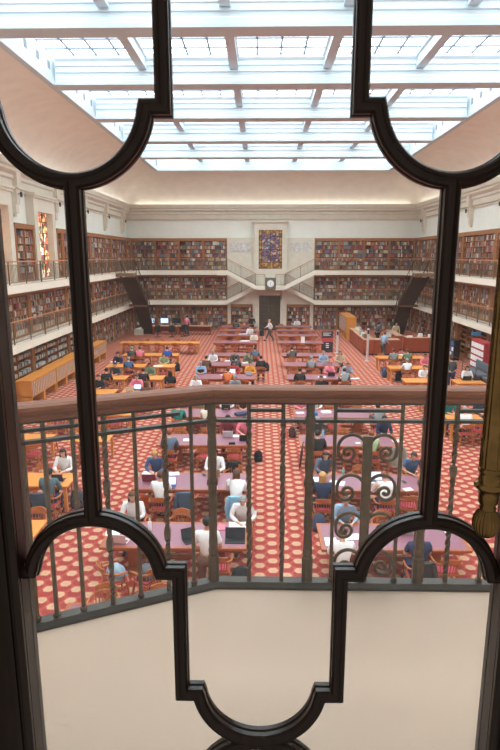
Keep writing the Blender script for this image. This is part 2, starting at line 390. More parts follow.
# skylight windows: one per coffer, glass plus glazing bars
M_GBAR = mat('glazing_bar_paint', (120,130,146), .5, var=.02)
ex = [OX0-.1]+BX+[OX1+.1]; ey = BY+[OY1+.1]; wn = 1
for j in range(len(ey)-1):
    for i in range(5):
        x0, x1, y0, y1 = ex[i]+.005, ex[i+1]-.005, ey[j]+.005, ey[j+1]-.005
        o = struct(MB().box(x0, x1, y0, y1, GZ+.01, GZ+.05).build('window_%d' % wn, M_SKY)); wn += 1
        g = MB()
        for k in range(1, 4): g.box(x0+(x1-x0)*k/4-.035, x0+(x1-x0)*k/4+.035, y0, y1, GZ-.05, GZ+.009)
        for k in range(1, 6): g.box(x0, x1, y0+(y1-y0)*k/6-.035, y0+(y1-y0)*k/6+.035, GZ-.045, GZ+.009)
        g.build('glazing_bars', M_GBAR, o)
struct(MB().box(OX0-.4, OX1+.4, OY0-.4, OY1+.4, GZ+.1, GZ+.2).build('roof', M_WHITE))

# window piers on the left wall with stained glass, and the back stone pier
def side_pier(n, y0, y1):
    m = MB(); x0, x1 = XL-.4, XL+.03; w0, w1 = y0+.5, y1-.42; zt = 8.85
    m.box(x0, x1, y0, w0, G2, 9.5); m.box(x0, x1, w1, y1, G2, 9.5); m.box(x0, x1, w0, w1, zt, 9.5)
    m.box(x0, x1+.08, y0-.06, y1+.06, 9.5, 9.62); m.box(x0, x1+.14, y0-.12, y1+.12, 9.62, 9.74)
    m.box(x0, x1-.1, w0, w1, G2, G2+.1)
    o = struct(m.build('window_%d' % n, M_STONE))
    g = MB().box(x0+.02, x0+.07, w0+.001, w1-.001, G2+.1, zt).build('stained_glass', M_STAIN, o)
    q = MB()
    for k in range(1, 3): q.box(x0+.07, x0+.1, w0+(w1-w0)*k/3-.02, w0+(w1-w0)*k/3+.02, G2+.1, zt)
    for k in range(1, 6): q.box(x0+.07, x0+.1, w0, w1, G2+.1+(zt-G2)*k/6, G2+.13+(zt-G2)*k/6)
    q.build('lead_bars', M_DKMETAL, o)
side_pier(wn, 24.2, 27.2); side_pier(wn+1, 29.8, 32.8)
# consoles under the cornice
for nm, X, s in (('left', UL, 1), ('right', UR, -1)):
    for i, y in enumerate([28.3, 33.7, 39.1, 44.5, 49.9]):
        m = MB(); a = X
        def bx(d, y0, y1, z0, z1): m.box(min(a, a+s*d), max(a, a+s*d), y0, y1, z0, z1)
        bx(.4, y-.24, y+.24, 9.75, 10.5); bx(.3, y-.2, y+.2, 9.1, 9.75); bx(.22, y-.17, y+.17, 8.62, 9.1); bx(.28, y-.19, y+.19, 9.02, 9.12); bx(.12, y-.11, y+.11, 8.46, 8.62)
        struct(m.build('trim_%d' % n_trim, M_STONE)); n_trim += 1
        l = empty('wall_lamp', (X+s*.46, y-.02, 9.5)); tag(l, 'small black lamp on the %s stone console from the front, %s wall' % (ORD[i], nm), 'lamp', 'lamps on the wall consoles')
        reg(l, MB().box(-.03, .03, -.08, .08, -.14, .1, c=.01).build('lamp_body', M_BLACK, l), MB().box(min(0,-s*.17), max(0,-s*.17), -.015, .015, -.01, .02).build('bracket', M_DKMETAL, l))
# back pier
m = MB(); PX0, PX1 = -.62, 2.28; PC = .83
PW0, PW1, PZ0, PZ1 = -.2, 1.86, 5.48, 8.82; yp = YB-.35
m.box(PX0, PW0, yp, YB, G1, 9.35); m.box(PW1, PX1, yp, YB, G1, 9.35); m.box(PW0, PW1, yp, YB, PZ1, 9.35); m.box(PW0, PW1, yp, YB, G2-1.0, PZ0)
m.box(PX0, PX1, YB, YB+.39, 8.17, 9.35); m.box(PX0-.06, PX1+.06, yp-.06, YB+.39, 9.35, 9.47); m.box(PX0-.14, PX1+.14, yp-.14, YB+.39, 9.47, 9.6)
m.box(PX0, -.15, yp, YB, 0, G1); m.box(1.75, PX1, yp, YB, 0, G1); m.box(-.15, 1.75, yp, YB, 3.15, 4.35)
o = struct(m.build('window_%d' % (wn+2), M_STONE))
MB().box(PW0+.001, PW1-.001, yp+.14, yp+.2, PZ0, PZ1).build('gold_glass_border', M_STAING, o)
MB().box(PW0+.28, PW1-.28, yp+.1, yp+.139, PZ0+.6, PZ1-.32).build('picture_glass', M_STAINB, o)
q = MB()
for x in (PW0+.03, PW0+.27, PC, PW1-.27, PW1-.03): q.box(x-.02, x+.02, yp+.07, yp+.099, PZ0, PZ1)
for k in range(7): q.box(PW0, PW1, yp+.07, yp+.099, PZ0+(PZ1-PZ0)*k/6-.02, PZ0+(PZ1-PZ0)*k/6+.02)
q.build('lead_bars', M_DKMETAL, o)
# carved pale panels either side of the pier
M_RELIEF = mat('carved_marble', (208,204,200), .7, var=.2, scale=5, bump=.6)
for nm, x0, x1 in (('left', -2.8, -.9), ('right', 2.6, 4.5)):
    m = MB().box(x0, x1, YB-.05, YB-.001, 6.95, 7.75, c=.01); m.box(x0+.1, x1-.1, YB-.07, YB-.05, 7.05, 7.65)
    tag(m.build('carved_panel', M_RELIEF), 'pale carved stone panel %s of the stained glass picture window' % nm, 'carving')
# bronze doors under the clock
d = MB(); d.box(-.15, 1.75, YB-.12, YB-.02, 0.002, 3.13); o = struct(d.build('door_2', mat('bronze_door', (84,72,60), .5, .4, var=.3, scale=4, bump=.3)))
for x0 in (-.1, .82):
    for k in range(4): MB().box(x0+.08, x0+.8, YB-.15, YB-.12, .15+.74*k, .78+.74*k, c=.01).build('door_panel', MATS['bronze_door'], o)

# ------------------------------------------------------------------ galleries
def gal(name, z, xin0, xin1):
    """U shape along left wall, back wall and right wall; back section cut between xin0 and xin1"""
    for nm, X, E, s in (('left', XL, GL, 1), ('right', XR, GR, -1)):
        r = 1.5; m = MB()
        a = [(X, 1.45), (E, 1.45), (E, GB-r)]
        for k in range(1, 7): a.append((E+s*(r-r*math.cos(PI/2*k/6)), GB-r+r*math.sin(PI/2*k/6)))
        xe = xin0 if s > 0 else xin1
        a += [(xe, GB), (xe, YB), (X, YB)]
        if s < 0: a = a[::-1]
        m.prism(a, z-SLAB, z)
        m.prism([(p[0], p[1]) for p in a], z-.02, z-.001)
        struct(m.build('floor_'+nm+'_'+name, M_FASCIA))
gal('upper_gallery', G2, -3.0, 4.72); gal('lower_gallery', G1, -3.0, 4.72)

M_GRAIL = mat('gallery_rail_metal', (112,94,76), .5, .2, var=.1)
def railing(path, z, label, group, step=.13, hz=None):
    """path: list of xy(z) points; handrail, bottom rail, one fine baluster screen"""
    root = empty('gallery_railing', (path[0][0], path[0][1], z)); tag(root, label, 'railing', group)
    P = [Vector((p[0]-path[0][0], p[1]-path[0][1], p[2] if len(p) > 2 else 0)) for p in path]
    h = MB(); b = MB(); v = MB()
    up = Vector((0,0,1))
    h.tube([p+up*1.0 for p in P], .035, 6); b.tube([p+up*.09 for p in P], .016, 4); b.tube([p+up*.86 for p in P], .012, 4)
    L = 0
    for i in range(len(P)-1):
        d = P[i+1]-P[i]; n = max(1, int(d.length/step))
        for k in range(n):
            q = P[i]+d*(k/n)
            v.box(q.x-.008, q.x+.008, q.y-.008, q.y+.008, q.z+.09, q.z+.86)
        n2 = max(1, round(d.length/1.8))
        for k in range(n2+1):
            if i and k == 0: continue
            q = P[i]+d*(k/n2); u = MB(); u.box(q.x-.022, q.x+.022, q.y-.022, q.y+.022, q.z+.002, q.z+.97); u.build('post', M_GRAIL, root)
    h.build('handrail', M_HRAIL, root); b.build('rails', M_GRAIL, root); v.build('baluster_screen', M_GRAIL, root)
    return root
M_HRAIL = mat('gallery_handrail', (190,120,74), .4, var=.1)
ys = [6.4, 11.9, 17.4, 22.9, 28.4, 33.9, 39.4, 44.9, 49.2]
for z, lv in ((G2, 'upper'), (G1, 'lower')):
    for nm, E, s in (('left', GL-.06, 1), ('right', GR+.06, -1)):
        for i in range(len(ys)-1):
            if ys[i+1] < 20: continue
            y0 = ys[i]+.03; y1 = ys[i+1]-.03
            railing([(E, y0), (E, y1)], z, 'dark %s gallery railing with timber handrail, %s wall, bay %s from the back' % (lv, nm, ORD[7-i]), 'gallery railings')
        r = 1.5; pts = [(E, 49.23)]
        for k in range(0, 7): pts.append((E+s*(r-r*math.cos(PI/2*k/6)), GB+.06-r+r*math.sin(PI/2*k/6)))
        xe = -3.75 if s > 0 else 5.47
        railing(pts[:1]+pts[1:]+[(xe, GB+.06)], z, 'curved %s gallery railing across the %s end of the back wall' % (lv, nm), 'gallery railings')

# centre double stair with landing and clock
LX0, LX1, LZ = -.45, 2.1, 4.04
for nm, xo, xi, s in (('left', -3.0, LX0, 1), ('right', 4.72, LX1, -1)):
    # upper flight, front
    def flight(z_o, z_i, y0, y1, name, label):
        root = empty(name, (xo, y0, z_o)); tag(root, label, 'staircase', 'stone flights meeting below the clock')
        n = 8; m = MB(); st = MB(); dx = (xi-xo); dz = z_i-z_o; t = .34
        poly = [(0, 0), (dx, dz), (dx, dz-t), (0, -t)]
        for ya, yb in ((0, .1), (y1-y0-.1, y1-y0)):
            r0 = [(x, ya, z+.04) for x, z in poly]; r1 = [(x, yb, z+.04) for x, z in poly]; m.rings([r0, r1], 0, True, True, False)
        r0 = [(x, .1, z) for x, z in [(0,-t+.12),(dx,dz-t+.12),(dx,dz-t),(0,-t)]]; r1 = [(x, y1-y0-.1, z) for x, _, z in r0]; m.rings([r0, r1], 0, True, True, False)
        for k in range(n):
            xa, xb = sorted((dx*k/n, dx*(k+1)/n)); zz = dz*(k+.5)/n
            st.box(xa, xb, .1, y1-y0-.1, zz-.14, zz-.02)
        m.build('stringer', M_FASCIA, root); st.build('steps', M_STONE, root)
        railing([(xo, y0+.05, 0), (xi, y0+.05, dz)], z_o+.05, 'sloping stair railing beside the %s' % label.replace('cream stone ', ''), 'stair railings')
    flight(G2, LZ, 49.95, 50.8, 'upper_flight', 'cream stone upper stair flight %s of the clock' % nm)
    flight(G1, LZ, 50.87, YB-.36, 'lower_flight', 'cream stone lower stair flight %s of the clock' % nm)
    xa, xb = (xo-.8, xo-.002) if s > 0 else (xo+.002, xo+.8)
    struct(MB().box(xa, xb, 49.95, GB-.002, G2-SLAB, G2).build('floor_stair_platform', M_FASCIA))
    railing([(xa, 50.0), (xb, 50.0)], G2, 'short railing on the stair platform %s of the clock' % nm, 'gallery railings')
struct(MB().box(LX0+.002, LX1-.002, 49.95, YB-.36, LZ-.34, LZ).build('floor_landing', M_FASCIA))
for x0, x1, nm in ((LX0, .35, 'left'), (1.3, LX1, 'right')):
    railing([(x0, 50.0), (x1, 50.0)], LZ, 'landing railing just %s of the clock' % nm, 'gallery railings')
ck = empty('wall_clock', (.83, 49.93, LZ)); tag(ck, 'square dark clock with round white dial on the stair landing', 'clock')
reg(ck, MB().box(-.45, .45, -.12, .0, -.3, .72, c=.02).build('case', mat('clock_case', (112,104,92), .5, .2), ck))
MB().lathe([(.3, 0), (.3, .03)], 28, M=Matrix.Translation((0,-.12,.22)) @ Matrix.Rotation(PI/2, 4, 'X')).build('dial', M_PAPER, ck)
q = MB()
for k in range(12):
    T = Matrix.Translation((0,-.152,.22)) @ Matrix.Rotation(k*PI/6, 4, 'Y'); q.box(-.01, .01, -.004, .0, .22, .27, M=T)
q.build('hour_marks', M_BLACK, ck)
q = MB(); q.box(-.014, .014, -.01, -.002, -.03, .15, M=Matrix.Translation((0,-.152,.22)) @ Matrix.Rotation(.35, 4, 'Y')); q.box(-.009, .009, -.014, -.01, -.04, .21, M=Matrix.Translation((0,-.152,.22)) @ Matrix.Rotation(2.9, 4, 'Y')); q.build('hands', M_BLACK, ck)

# corner steel stairs
for nm, s, cx, E in (('left', 1, .95-11.9, GL), ('right', -1, .95+11.9, GR)):
    root = empty('steel_stair', (E, 43.4, 0)); tag(root, 'steep dark steel stair linking the galleries at the back %s corner' % nm, 'staircase')
    def fl(pa, pb, wd, n, nm_):
        a = Vector(pa); b = Vector(pb); m = MB(); t = MB(); rl = MB()
        for k in (-1, 1):
            o = Vector((k*wd/2, 0, 0))
            ring = lambda p: [p+o+Vector((-.03,0,-.3)), p+o+Vector((.03,0,-.3)), p+o+Vector((.03,0,.12)), p+o+Vector((-.03,0,.12))]
            m.rings([ring(a), ring(b)], 0, True, True, False)
            rl.tube([a+o+Vector((0,0,1.0)), b+o+Vector((0,0,1.0))], .03, 6)
            for q in range(5): p = a.lerp(b, (q+.5)/5)+o; rl.tube([p, p+Vector((0,0,1.0))], .014, 4)
        so = lambda p: [p+Vector((-wd/2,0,-.28)), p+Vector((wd/2,0,-.28)), p+Vector((wd/2,0,-.24)), p+Vector((-wd/2,0,-.24))]
        m.rings([so(a), so(b)], 0, True, True, False)
        for q in range(n):
            p = a.lerp(b, (q+.5)/n); t.box(p.x-wd/2, p.x+wd/2, p.y-.14, p.y+.14, p.z-.05, p.z)
        m.build('stringers', M_DKMETAL, root); t.build('treads', M_DKMETAL, root); rl.build('handrail', M_DKMETAL, root)
    fl((s*.7, 0.3, G2-.1), (s*.95, 3.6, G1), 1.15, 12, 'u')
    fl((s*.95, 3.7, G1-.02), (s*1.05, 5.6, .02), 1.0, 12, 'l')
    p = MB(); p.box(min(0,s*1.35), max(0,s*1.35), -.6, .3, G2-.25, G2-.02); p.box(min(0,s*1.5), max(0,s*1.5), 3.3, 3.9, G1-.2, G1-.02); p.build('platform', mat('stair_platform', (128,96,70), .6), root)

# ------------------------------------------------------------------ bookcases and books
BCOL = [(126,44,44),(150,60,54),(104,66,48),(142,108,80),(178,150,118),(206,188,160),(96,100,112),(130,140,150),(70,84,116),(196,196,196),(60,44,44),(88,96,80),(164,84,60),(228,222,210),(48,50,60),(170,60,66)]
BNAME = ['dark red','brick red','dark brown','tan','light tan','cream','slate grey','pale grey','navy blue','off-white','near-black','olive green','rust brown','white','black','crimson']
BW = [8,7,12,11,9,6,9,6,2.5,4,7,3,7,3,7,1.5]
BMAT = [mat('book_'+BNAME[i].replace(' ','_').replace('-','_'), tuple(c*.82+38*k for c, k in zip(BCOL[i], (1.05,.92,.85))), .7, var=.12, scale=3) for i in range(len(BCOL))]
bv = []; bf = []; bm = []
SINGLE = []
WALLS = {'left': (-PI/2, (XL-.38, 0)), 'back': (PI, (0, YB+.38)), 'right': (PI/2, (XR+.38, 0))}
def add_book(T, x0, x1, d, z0, h, ci, y_in):
    n = len(bv)
    for z in (z0, z0+h):
        for y in (y_in, d):
            for x in (x0, x1): bv.append(tuple(T @ Vector((x, y, z))))
    bf.extend([(n+0,n+2,n+3,n+1),(n+4,n+5,n+7,n+6),(n+0,n+1,n+5,n+4),(n+2,n+6,n+7,n+3),(n+0,n+4,n+6,n+2),(n+1,n+3,n+7,n+5)]); bm.extend([ci]*6)
def bookcase(wall, a, b, z0, z1, nsh, ncol, label, pil=.2, kind='books', single=False, bwid=.055, depth=.38):
    rz, (ox, oy) = WALLS[wall]
    if wall == 'left': loc = (ox, b, z0)
    elif wall == 'back': loc = (b, oy, z0)
    else: loc = (ox, a, z0)
    W = b-a; Hh = z1-z0; D = depth
    root = empty('bookcase', loc, rz); tag(root, label, 'bookcase', 'bookcases lining the galleries')
    g = .006
    f = MB(); f.box(g, pil, .02, D, .003, Hh-.02); f.box(W-pil, W-g, .02, D, .003, Hh-.02)
    for xx in (0, 1):
        x0 = g+.05 if xx == 0 else W-pil+.04
        f.box(x0, x0+pil-.1, D, D+.015, .2, Hh-.35)
    f.box(g, W-g, .02, D+.03, Hh-.25, Hh-.01); f.box(g, W-g, .02, D+.06, Hh-.07, Hh-.012); f.box(pil, W-pil, .02, D, .003, .1)
    for k in range(1, ncol): x = pil+(W-2*pil)*k/ncol; f.box(x-.025, x+.025, .03, D-.01, .1, Hh-.25)
    f.build('frame', M_WOODD, root)
    MB().box(pil, W-pil, .001, .02, .003, Hh-.02).build('back_panel', M_BACK, root)
    T = Matrix.Translation(loc) @ Matrix.Rotation(rz, 4, 'Z')
    zs = .1; ph = (Hh-.25-zs)/nsh
    for k in range(nsh):
        z = zs+ph*k
        if k: MB().box(pil, W-pil, .03, D-.03, z-.025, z).build('shelf', M_WOODD, root)
        for cidx in range(ncol):
            x = pil+(W-2*pil)*cidx/ncol+.03; xe = pil+(W-2*pil)*(cidx+1)/ncol-.03
            run = 0; ci = 0; gap = random.random() < .12
            if kind == 'empty' and random.random() < .7: continue
            stop = xe-(random.uniform(.1, .6) if gap else 0)
            hb = random.uniform(.68, .84)
            nth = 0
            while x < stop-.02:
                wd = random.uniform(.6, 1.5)*bwid; wd = min(wd, stop-x)
                if run <= 0: run = random.choice([1,1,1,2,2,3,5]); ci = random.choices(range(len(BCOL)), BW)[0]; hb = random.uniform(.66, .9)
                run -= 1
                if kind == 'journals': ci = random.choice([6,7,9,13,9,13,14]); hb = .42; run = 0
                if kind == 'boxes' or (kind == 'mixed' and k == 0): ci = random.choice([4,5,5,13,3]); hb = .8
                h = ph*hb*random.uniform(.94, 1.03); dd = D-random.uniform(.05, .1)
                if single and len(SINGLE) < 300: SINGLE.append((T, x, x+wd-.004, dd, z+.002, h, ci, k, cidx, label, nth))
                else: add_book(T, x, x+wd-.004, dd, z+.002, h, ci, .1)
                x += wd; nth += 1
            if random.random() < .25 and kind != 'boxes':
                x2 = min(x+.02, xe)
    return root
PIL = [22.9, 28.4, 33.9, 39.4, 44.9, 50.1]
for nm in ('left', 'right'):
    for i in range(5):
        lab = 'timber bookcase on the %s wall, %s level, %s bay from the back corner'
        a, b = PIL[i], PIL[i+1]
        bay = ORD[4-i]
        bookcase(nm, a, b, G1+.002, G2-SLAB, 6, 3, lab % (nm, 'middle', bay), kind='mixed', single=(nm == 'left' and i == 0))
        bookcase(nm, a, b, .002, G1-SLAB, 5 if nm == 'left' and i < 3 else 6, 3, lab % (nm, 'ground', bay), kind='journals' if (nm == 'left' and i < 3) else ('empty' if nm == 'right' and i < 3 else 'books'))
        if nm == 'left' and i == 0: bookcase(nm, 27.29, 29.71, G2+.002, 8.14, 7, 2, 'narrow upper bookcase between the two stained glass windows, left wall')
        elif nm == 'left' and i == 1: bookcase(nm, 32.9, b, G2+.002, 8.14, 7, 1, 'upper bookcase just beyond the second stained glass window, left wall')
        else: bookcase(nm, a, b, G2+.002, 8.14, 7, 3, lab % (nm, 'upper', bay))
    for z0, z1, n, lv in ((.002, G1-SLAB, 6, 'ground'), (G1+.002, G2-SLAB, 6, 'middle'), (G2+.002, 8.14, 7, 'upper')):
        bookcase(nm, 50.1, 51.55, z0, z1, n, 1, 'narrow %s level bookcase in the back %s corner' % (lv, nm), pil=.12)
def backrow(x0, x1, side):
    n = 4
    for z0, z1, k, lv in ((.002, G1-SLAB, 6, 'ground'), (G1+.002, G2-SLAB, 6, 'middle'), (G2+.002, 8.14, 7, 'upper')):
        for i in range(n):
            a = x0+(x1-x0)*i/n; b = x0+(x1-x0)*(i+1)/n
            bookcase('back', a, b, z0, z1, k, 1, 'back wall bookcase, %s level, %s of four counted from the %s corner' % (lv, ORD[i if side == 'left' else n-1-i], side), pil=.07 if 0 < i < n-1 else .09, bwid=.06)
backrow(XL+.02, -3.02, 'left'); backrow(4.74, XR-.02, 'right')
bookcase('back', -2.7, -.74, .002, G1-.42, 6, 1, 'small bookcase under the stair, left of the bronze doors', pil=.08)
bookcase('back', 2.34, 4.43, .002, G1-.42, 6, 1, 'small bookcase under the stair, right of the bronze doors', pil=.08)
me = bpy.data.meshes.new('shelved_books'); me.from_pydata(bv, [], bf)
for m_ in BMAT: me.materials.append(m_)
me.polygons.foreach_set('material_index', bm); me.update()
tag(put('shelved_books', me), 'thousands of mixed books filling the bookcases of all three levels', 'books', kind='stuff')
for (T, x0, x1, d, z, h, ci, k, cidx, lab, nth) in SINGLE:
    q = MB(); w = x1-x0; D = d-.1
    q.box(0, w, 0, D, 0, h, 0)
    R = T.to_euler().z
    p = T @ Vector((x0, .1, z))
    o = q.build('book', BMAT[ci], None, p, R)
    tag(o, '%s book, %s from far end, %s shelf up, %s column, nearest left middle bookcase' % (BNAME[ci], ordn(nth), ORD[k], ('far','middle','near')[cidx]), 'book', 'books in the nearest left middle bookcase')

# ------------------------------------------------------------------ balcony, balustrade
BF = 4.95
bay = [(-2.23, 1.42), (2.95, 1.42), (2.95, 2.03), (1.345, 2.70), (-.248, 2.70), (-2.23, 1.785)]
m = MB(); m.prism(bay, BF-.3, BF); struct(m.build('floor_balcony', M_LEDGE))
YR = 2.64
BA = Vector((-2.18, 1.745, 0)); BB = Vector((-.235, YR, 0)); BC_ = Vector((1.33, YR, 0)); BD = Vector((2.85, 2.02, 0))
bal = empty('balustrade', (0, YR, BF)); tag(bal, 'bronze balustrade with twisted balusters, scrolls and brown timber handrail', 'railing')
def L_(p, z): return Vector((p[0], p[1]-YR, z))
def bar(m, p, q, z0, z1, w, mi=0):
    p = Vector((p[0], p[1]-YR, 0)); q = Vector((q[0], q[1]-YR, 0)); d = (q-p).normalized(); n = Vector((-d.y, d.x, 0))*w/2
    r = lambda c: [c-n+Vector((0,0,z0)), c+n+Vector((0,0,z0)), c+n+Vector((0,0,z1)), c-n+Vector((0,0,z1))]
    m.rings([r(p), r(q)], mi, True, True, False)
path = [BA, BB, BC_, BD]
# moulded handrail swept along the bay
def sweep_xy(path, prof, closedprof=True):
    m = MB(); rs = []
    P = [Vector((p[0], p[1]-YR, 0)) for p in path]
    for i, p in enumerate(P):
        t0 = (P[i]-P[i-1]).normalized() if i else (P[1]-P[0]).normalized()
        t1 = (P[i+1]-P[i]).normalized() if i < len(P)-1 else t0
        n0 = Vector((-t0.y, t0.x, 0)); n1 = Vector((-t1.y, t1.x, 0)); n = (n0+n1).normalized(); k = 1/max(.3, n.dot(n0))
        rs.append([p+n*(u*k)+Vector((0,0,z)) for u, z in prof])
    m.rings(rs, 0, True, True, False); return m
HP = [(-.045,.975),(.045,.975),(.05,.99),(.045,1.0),(.055,1.008),(.058,1.022),(.052,1.036),(.032,1.045),(0,1.048),(-.032,1.045),(-.052,1.036),(-.058,1.022),(-.055,1.008),(-.045,1.0),(-.05,.99)]
hr = sweep_xy(path, HP).build('handrail', M_HAND, bal)
sweep_xy(path, [(-.03,.962),(.03,.962),(.03,.974),(-.03,.974)]).build('handrail_plate', M_BRONZED, bal)
sweep_xy(path, [(-.045,.0),(.05,.0),(.05,.012),(.03,.03),(-.025,.03),(-.045,.012)]).build('base_rail', M_BRONZED, bal)
sweep_xy(path, [(-.014,.868),(.014,.868),(.014,.883),(-.014,.883)]).build('lower_rail', M_BRONZED, bal)
m = MB(); bar(m, BA, BB.lerp(BA, .075), .92, .935, .024); m.build('upper_rail', M_BRONZED, bal)
for x0, x1 in ((-.055, .11), (.36, .68), (.94, 1.3)): m = MB(); bar(m, (x0, YR), (x1, YR), .92, .935, .024); m.build('upper_rail', M_BRONZED, bal)
def plain(p, w=.017):
    m = MB(); m.box(-w/2, w/2, -w/2, w/2, .03, .961, c=.002)
    m.box(-w*.8, w*.8, -w*.8, w*.8, .031, .05, c=.003)
    return m.build('baluster', M_BRONZE, bal, (p[0], p[1]-YR, 0))
def twisted(p, w=.019, post=False):
    m = MB(); rs = []; n = 60
    for i in range(n+1):
        z = .03+.931*i/n; a = 0; r = w*.7071
        ang = PI/4
        tw = (.08 < z < .30) or (.37 < z < .60) or (.66 < z < .88)
        if tw: ang = PI/4+z*34; r *= 1+.1*math.sin(z*90)
        for zc in (.335, .63):
            if abs(z-zc) < .03: r *= 1.55-8*abs(z-zc)
        rs.append([(r*math.cos(ang+PI/2*k), r*math.sin(ang+PI/2*k), z) for k in range(4)])
    m.rings(rs, 0, True, True, False)
    return m.build('baluster', M_BRONZE, bal, (p[0], p[1]-YR, 0))
def post(p):
    m = MB(); n = 90; rs = []; w = .036
    for i in range(n+1):
        z = .012+.949*i/n; r = w*.62
        r *= 1+.07*math.sin(z*60)*(z > .16)
        if .03 < z < .17: r *= 1.3
        if abs(z-.19) < .015 or abs(z-.56) < .02 or abs(z-.88) < .012: r *= 1.22
        rs.append([(r*math.cos(2*PI*k/8+PI/8), r*math.sin(2*PI*k/8+PI/8), z) for k in range(8)])
    m.rings(rs, 0, True, True, False)
    return m.build('post', M_BRONZE, bal, (p[0], p[1]-YR, 0))
dl = (BA-BB).normalized()
for d, kind in ((.105, 'p'), (.235, 't'), (.375, 'p'), (.51, 't'), (.645, 'p'), (.765, 'p'), (.85, 'p'), (.98, 't'), (1.12, 'p'), (1.26, 't'), (1.4, 'p'), (1.54, 't'), (1.68, 'p'), (1.82, 't'), (1.96, 'p')):
    p = BB+dl*d; (plain if kind == 'p' else twisted)(p)
post(BB)
for x, k in ((-.055,'t'),(.11,'t'),(.24,'q'),(.36,'p'),(.68,'p'),(.80,'q'),(.94,'t'),(1.11,'p'),(1.22,'t')):
    p = (x, YR); {'p': plain, 't': twisted, 'q': post}[k](p)
post(BC_)
dr = (BD-BC_).normalized()
for k in range(10): (plain if k % 2 else twisted)(BC_+dr*(.14+.14*k))
# scroll panel between x = .36 and .68
xc = .52
MB().box(xc-.023, xc+.023, -.009, .009, .031, .80, c=.003).build('scroll_stem', M_BRONZE, bal)
for zt in (.80, .595, .395, .195):
    for s in (-1, 1):
        pts = []; R = .066
        cx = s*.076
        for k in range(13): a = PI-PI*k/12; pts.append((cx*1.0+s*R*math.cos(a)*1.0, 0, zt-.06+R*math.sin(a)))   # from the stem up and over
        # pts run from stem side to outer side then spiral in
        cxs, czs = cx+s*(R-.047), zt-.085
        for k in range(1, 30):
            t = k/29; a = 0-2*PI*1.35*t; r = .047*(1-t)+.008*t
            pts.append((cxs+s*r*math.cos(a), 0, czs+r*math.sin(a)))
        if zt > .3: pts = [(s*.018, 0, zt-.17)]+pts
        else: pts = [(s*.018, 0, .1)]+pts
        q = MB(); q.tube([(xc+a, b, c) for a, b, c in pts], [.0085]*len(pts), 6)
        q.ell((xc+pts[-1][0], 0, pts[-1][2]), (.011, .011, .011))
        q.build('scroll', M_BRONZE, bal)

# ------------------------------------------------------------------ glazed door with curved tracery
DY = 1.2; KS = 1.2
def T2(x, z): return (x*KS, EYE+(z-EYE)*KS)
door = struct(empty('door_1', (0, DY, BF)))
PROF = [(-.0145,-.014),(-.0145,-.004),(-.0125,0),(-.0125,.010),(-.009,.016),(-.004,.018),(0,.0215),(.004,.018),(.009,.016),(.0125,.010),(.0125,0),(.0145,-.004),(.0145,-.014)]
def tracery(path, name='tracery_bar', w=1.0, closed=False):
    """path in unit door coords; moulded face towards the room behind the viewer (-Y)"""
    P = [Vector(T2(*p)) for p in path]; n = len(P); rs = []
    for i in range(n):
        a = P[i]-P[i-1] if (i or closed) else P[1]-P[0]; b = P[(i+1) % n]-P[i] if (i < n-1 or closed) else a
        a = a.normalized(); b = b.normalized(); na = Vector((-a.y, a.x)); nb = Vector((-b.y, b.x)); nn = (na+nb).normalized(); k = 1/max(.68, nn.dot(na))
        rs.append([(P[i].x+nn.x*u*KS*w*k, -v*KS-.004, P[i].y+nn.y*u*KS*w*k-BF) for u, v in PROF])
    m = MB()
    if closed: rs.append(rs[0])
    m.rings(rs, 0, True, not closed, False); return m.build(name, M_DOOR, door)
def arc(cx, cz, r, a0, a1, n=28): return [(cx+r*math.cos(a0+(a1-a0)*k/n), cz+r*math.sin(a0+(a1-a0)*k/n)) for k in range(n+1)]
CX = .3165; RA = .1255
for s in (-1, 1):
    # upper: vertical, step, hanging arc, outer step to the stile
    a = [(s*.160, 7.45), (s*.160, 6.837), (s*(CX-.1275), 6.837)] + [(s*x if s > 0 else -x, z) for x, z in arc(CX, 6.85, .1275, PI+.14, 2*PI-.14)] + [(s*(CX+.1275), 6.837), (s*.466, 6.837)]
    tracery(a)
    # lower arch, step, vertical, step; the bottom bowl is shared
    a = [(s*.466, 6.006), (s*(CX+RA), 6.006), (s*(CX+RA), 5.985)] 
    a = [(s*.466, 6.004), (s*(CX+RA), 6.004)] + [(s*x if s > 0 else -x, z) for x, z in arc(CX, 5.988, RA, .17, PI-.17)] + [(s*(CX-RA), 6.004), (s*.156, 6.004), (s*.156, 5.737), (s*.1225, 5.737)]
    b_ = arc(0, 5.752, .1225, -.16 if s > 0 else PI+.16, -PI/2 if s > 0 else 1.5*PI, 16)
    tracery(a+b_)
    tracery([(s*CX, 6.113), (s*CX, 6.723)], 'mullion', 1.06)
    tracery(arc(0, 5.498, RA, PI/2, .0 if s > 0 else PI, 14)+[(s*RA, 5.47), (s*.156, 5.47), (s*.156, 5.2)])
    x0, x1 = (.455*KS, DW-.002) if s > 0 else (-DW+.002, -.455*KS)
    q = MB(); q.box(x0, x1, -.03, .03, 0.004, 2.7); xi = .455*KS*s
    q.box(min(xi, xi+s*.018), max(xi, xi+s*.018), -.045, -.03, .004, 2.7, c=.003)
    q.box(min(xi+s*.03, xi+s*.042), max(xi+s*.03, xi+s*.042), -.036, -.03, .004, 2.7)
    q.build('stile', M_DOOR, door)
MB().box(-.455*KS, .455*KS, -.03, .03, .004, .25).build('bottom_rail', M_DOOR, door)
MB().box(-.455*KS, .455*KS, -.03, .03, 2.55, 2.7).build('top_rail', M_DOOR, door)
MB().box(-.455*KS, .455*KS, .008, .014, .25, 2.55).build('glass_pane', M_GLASS, door)
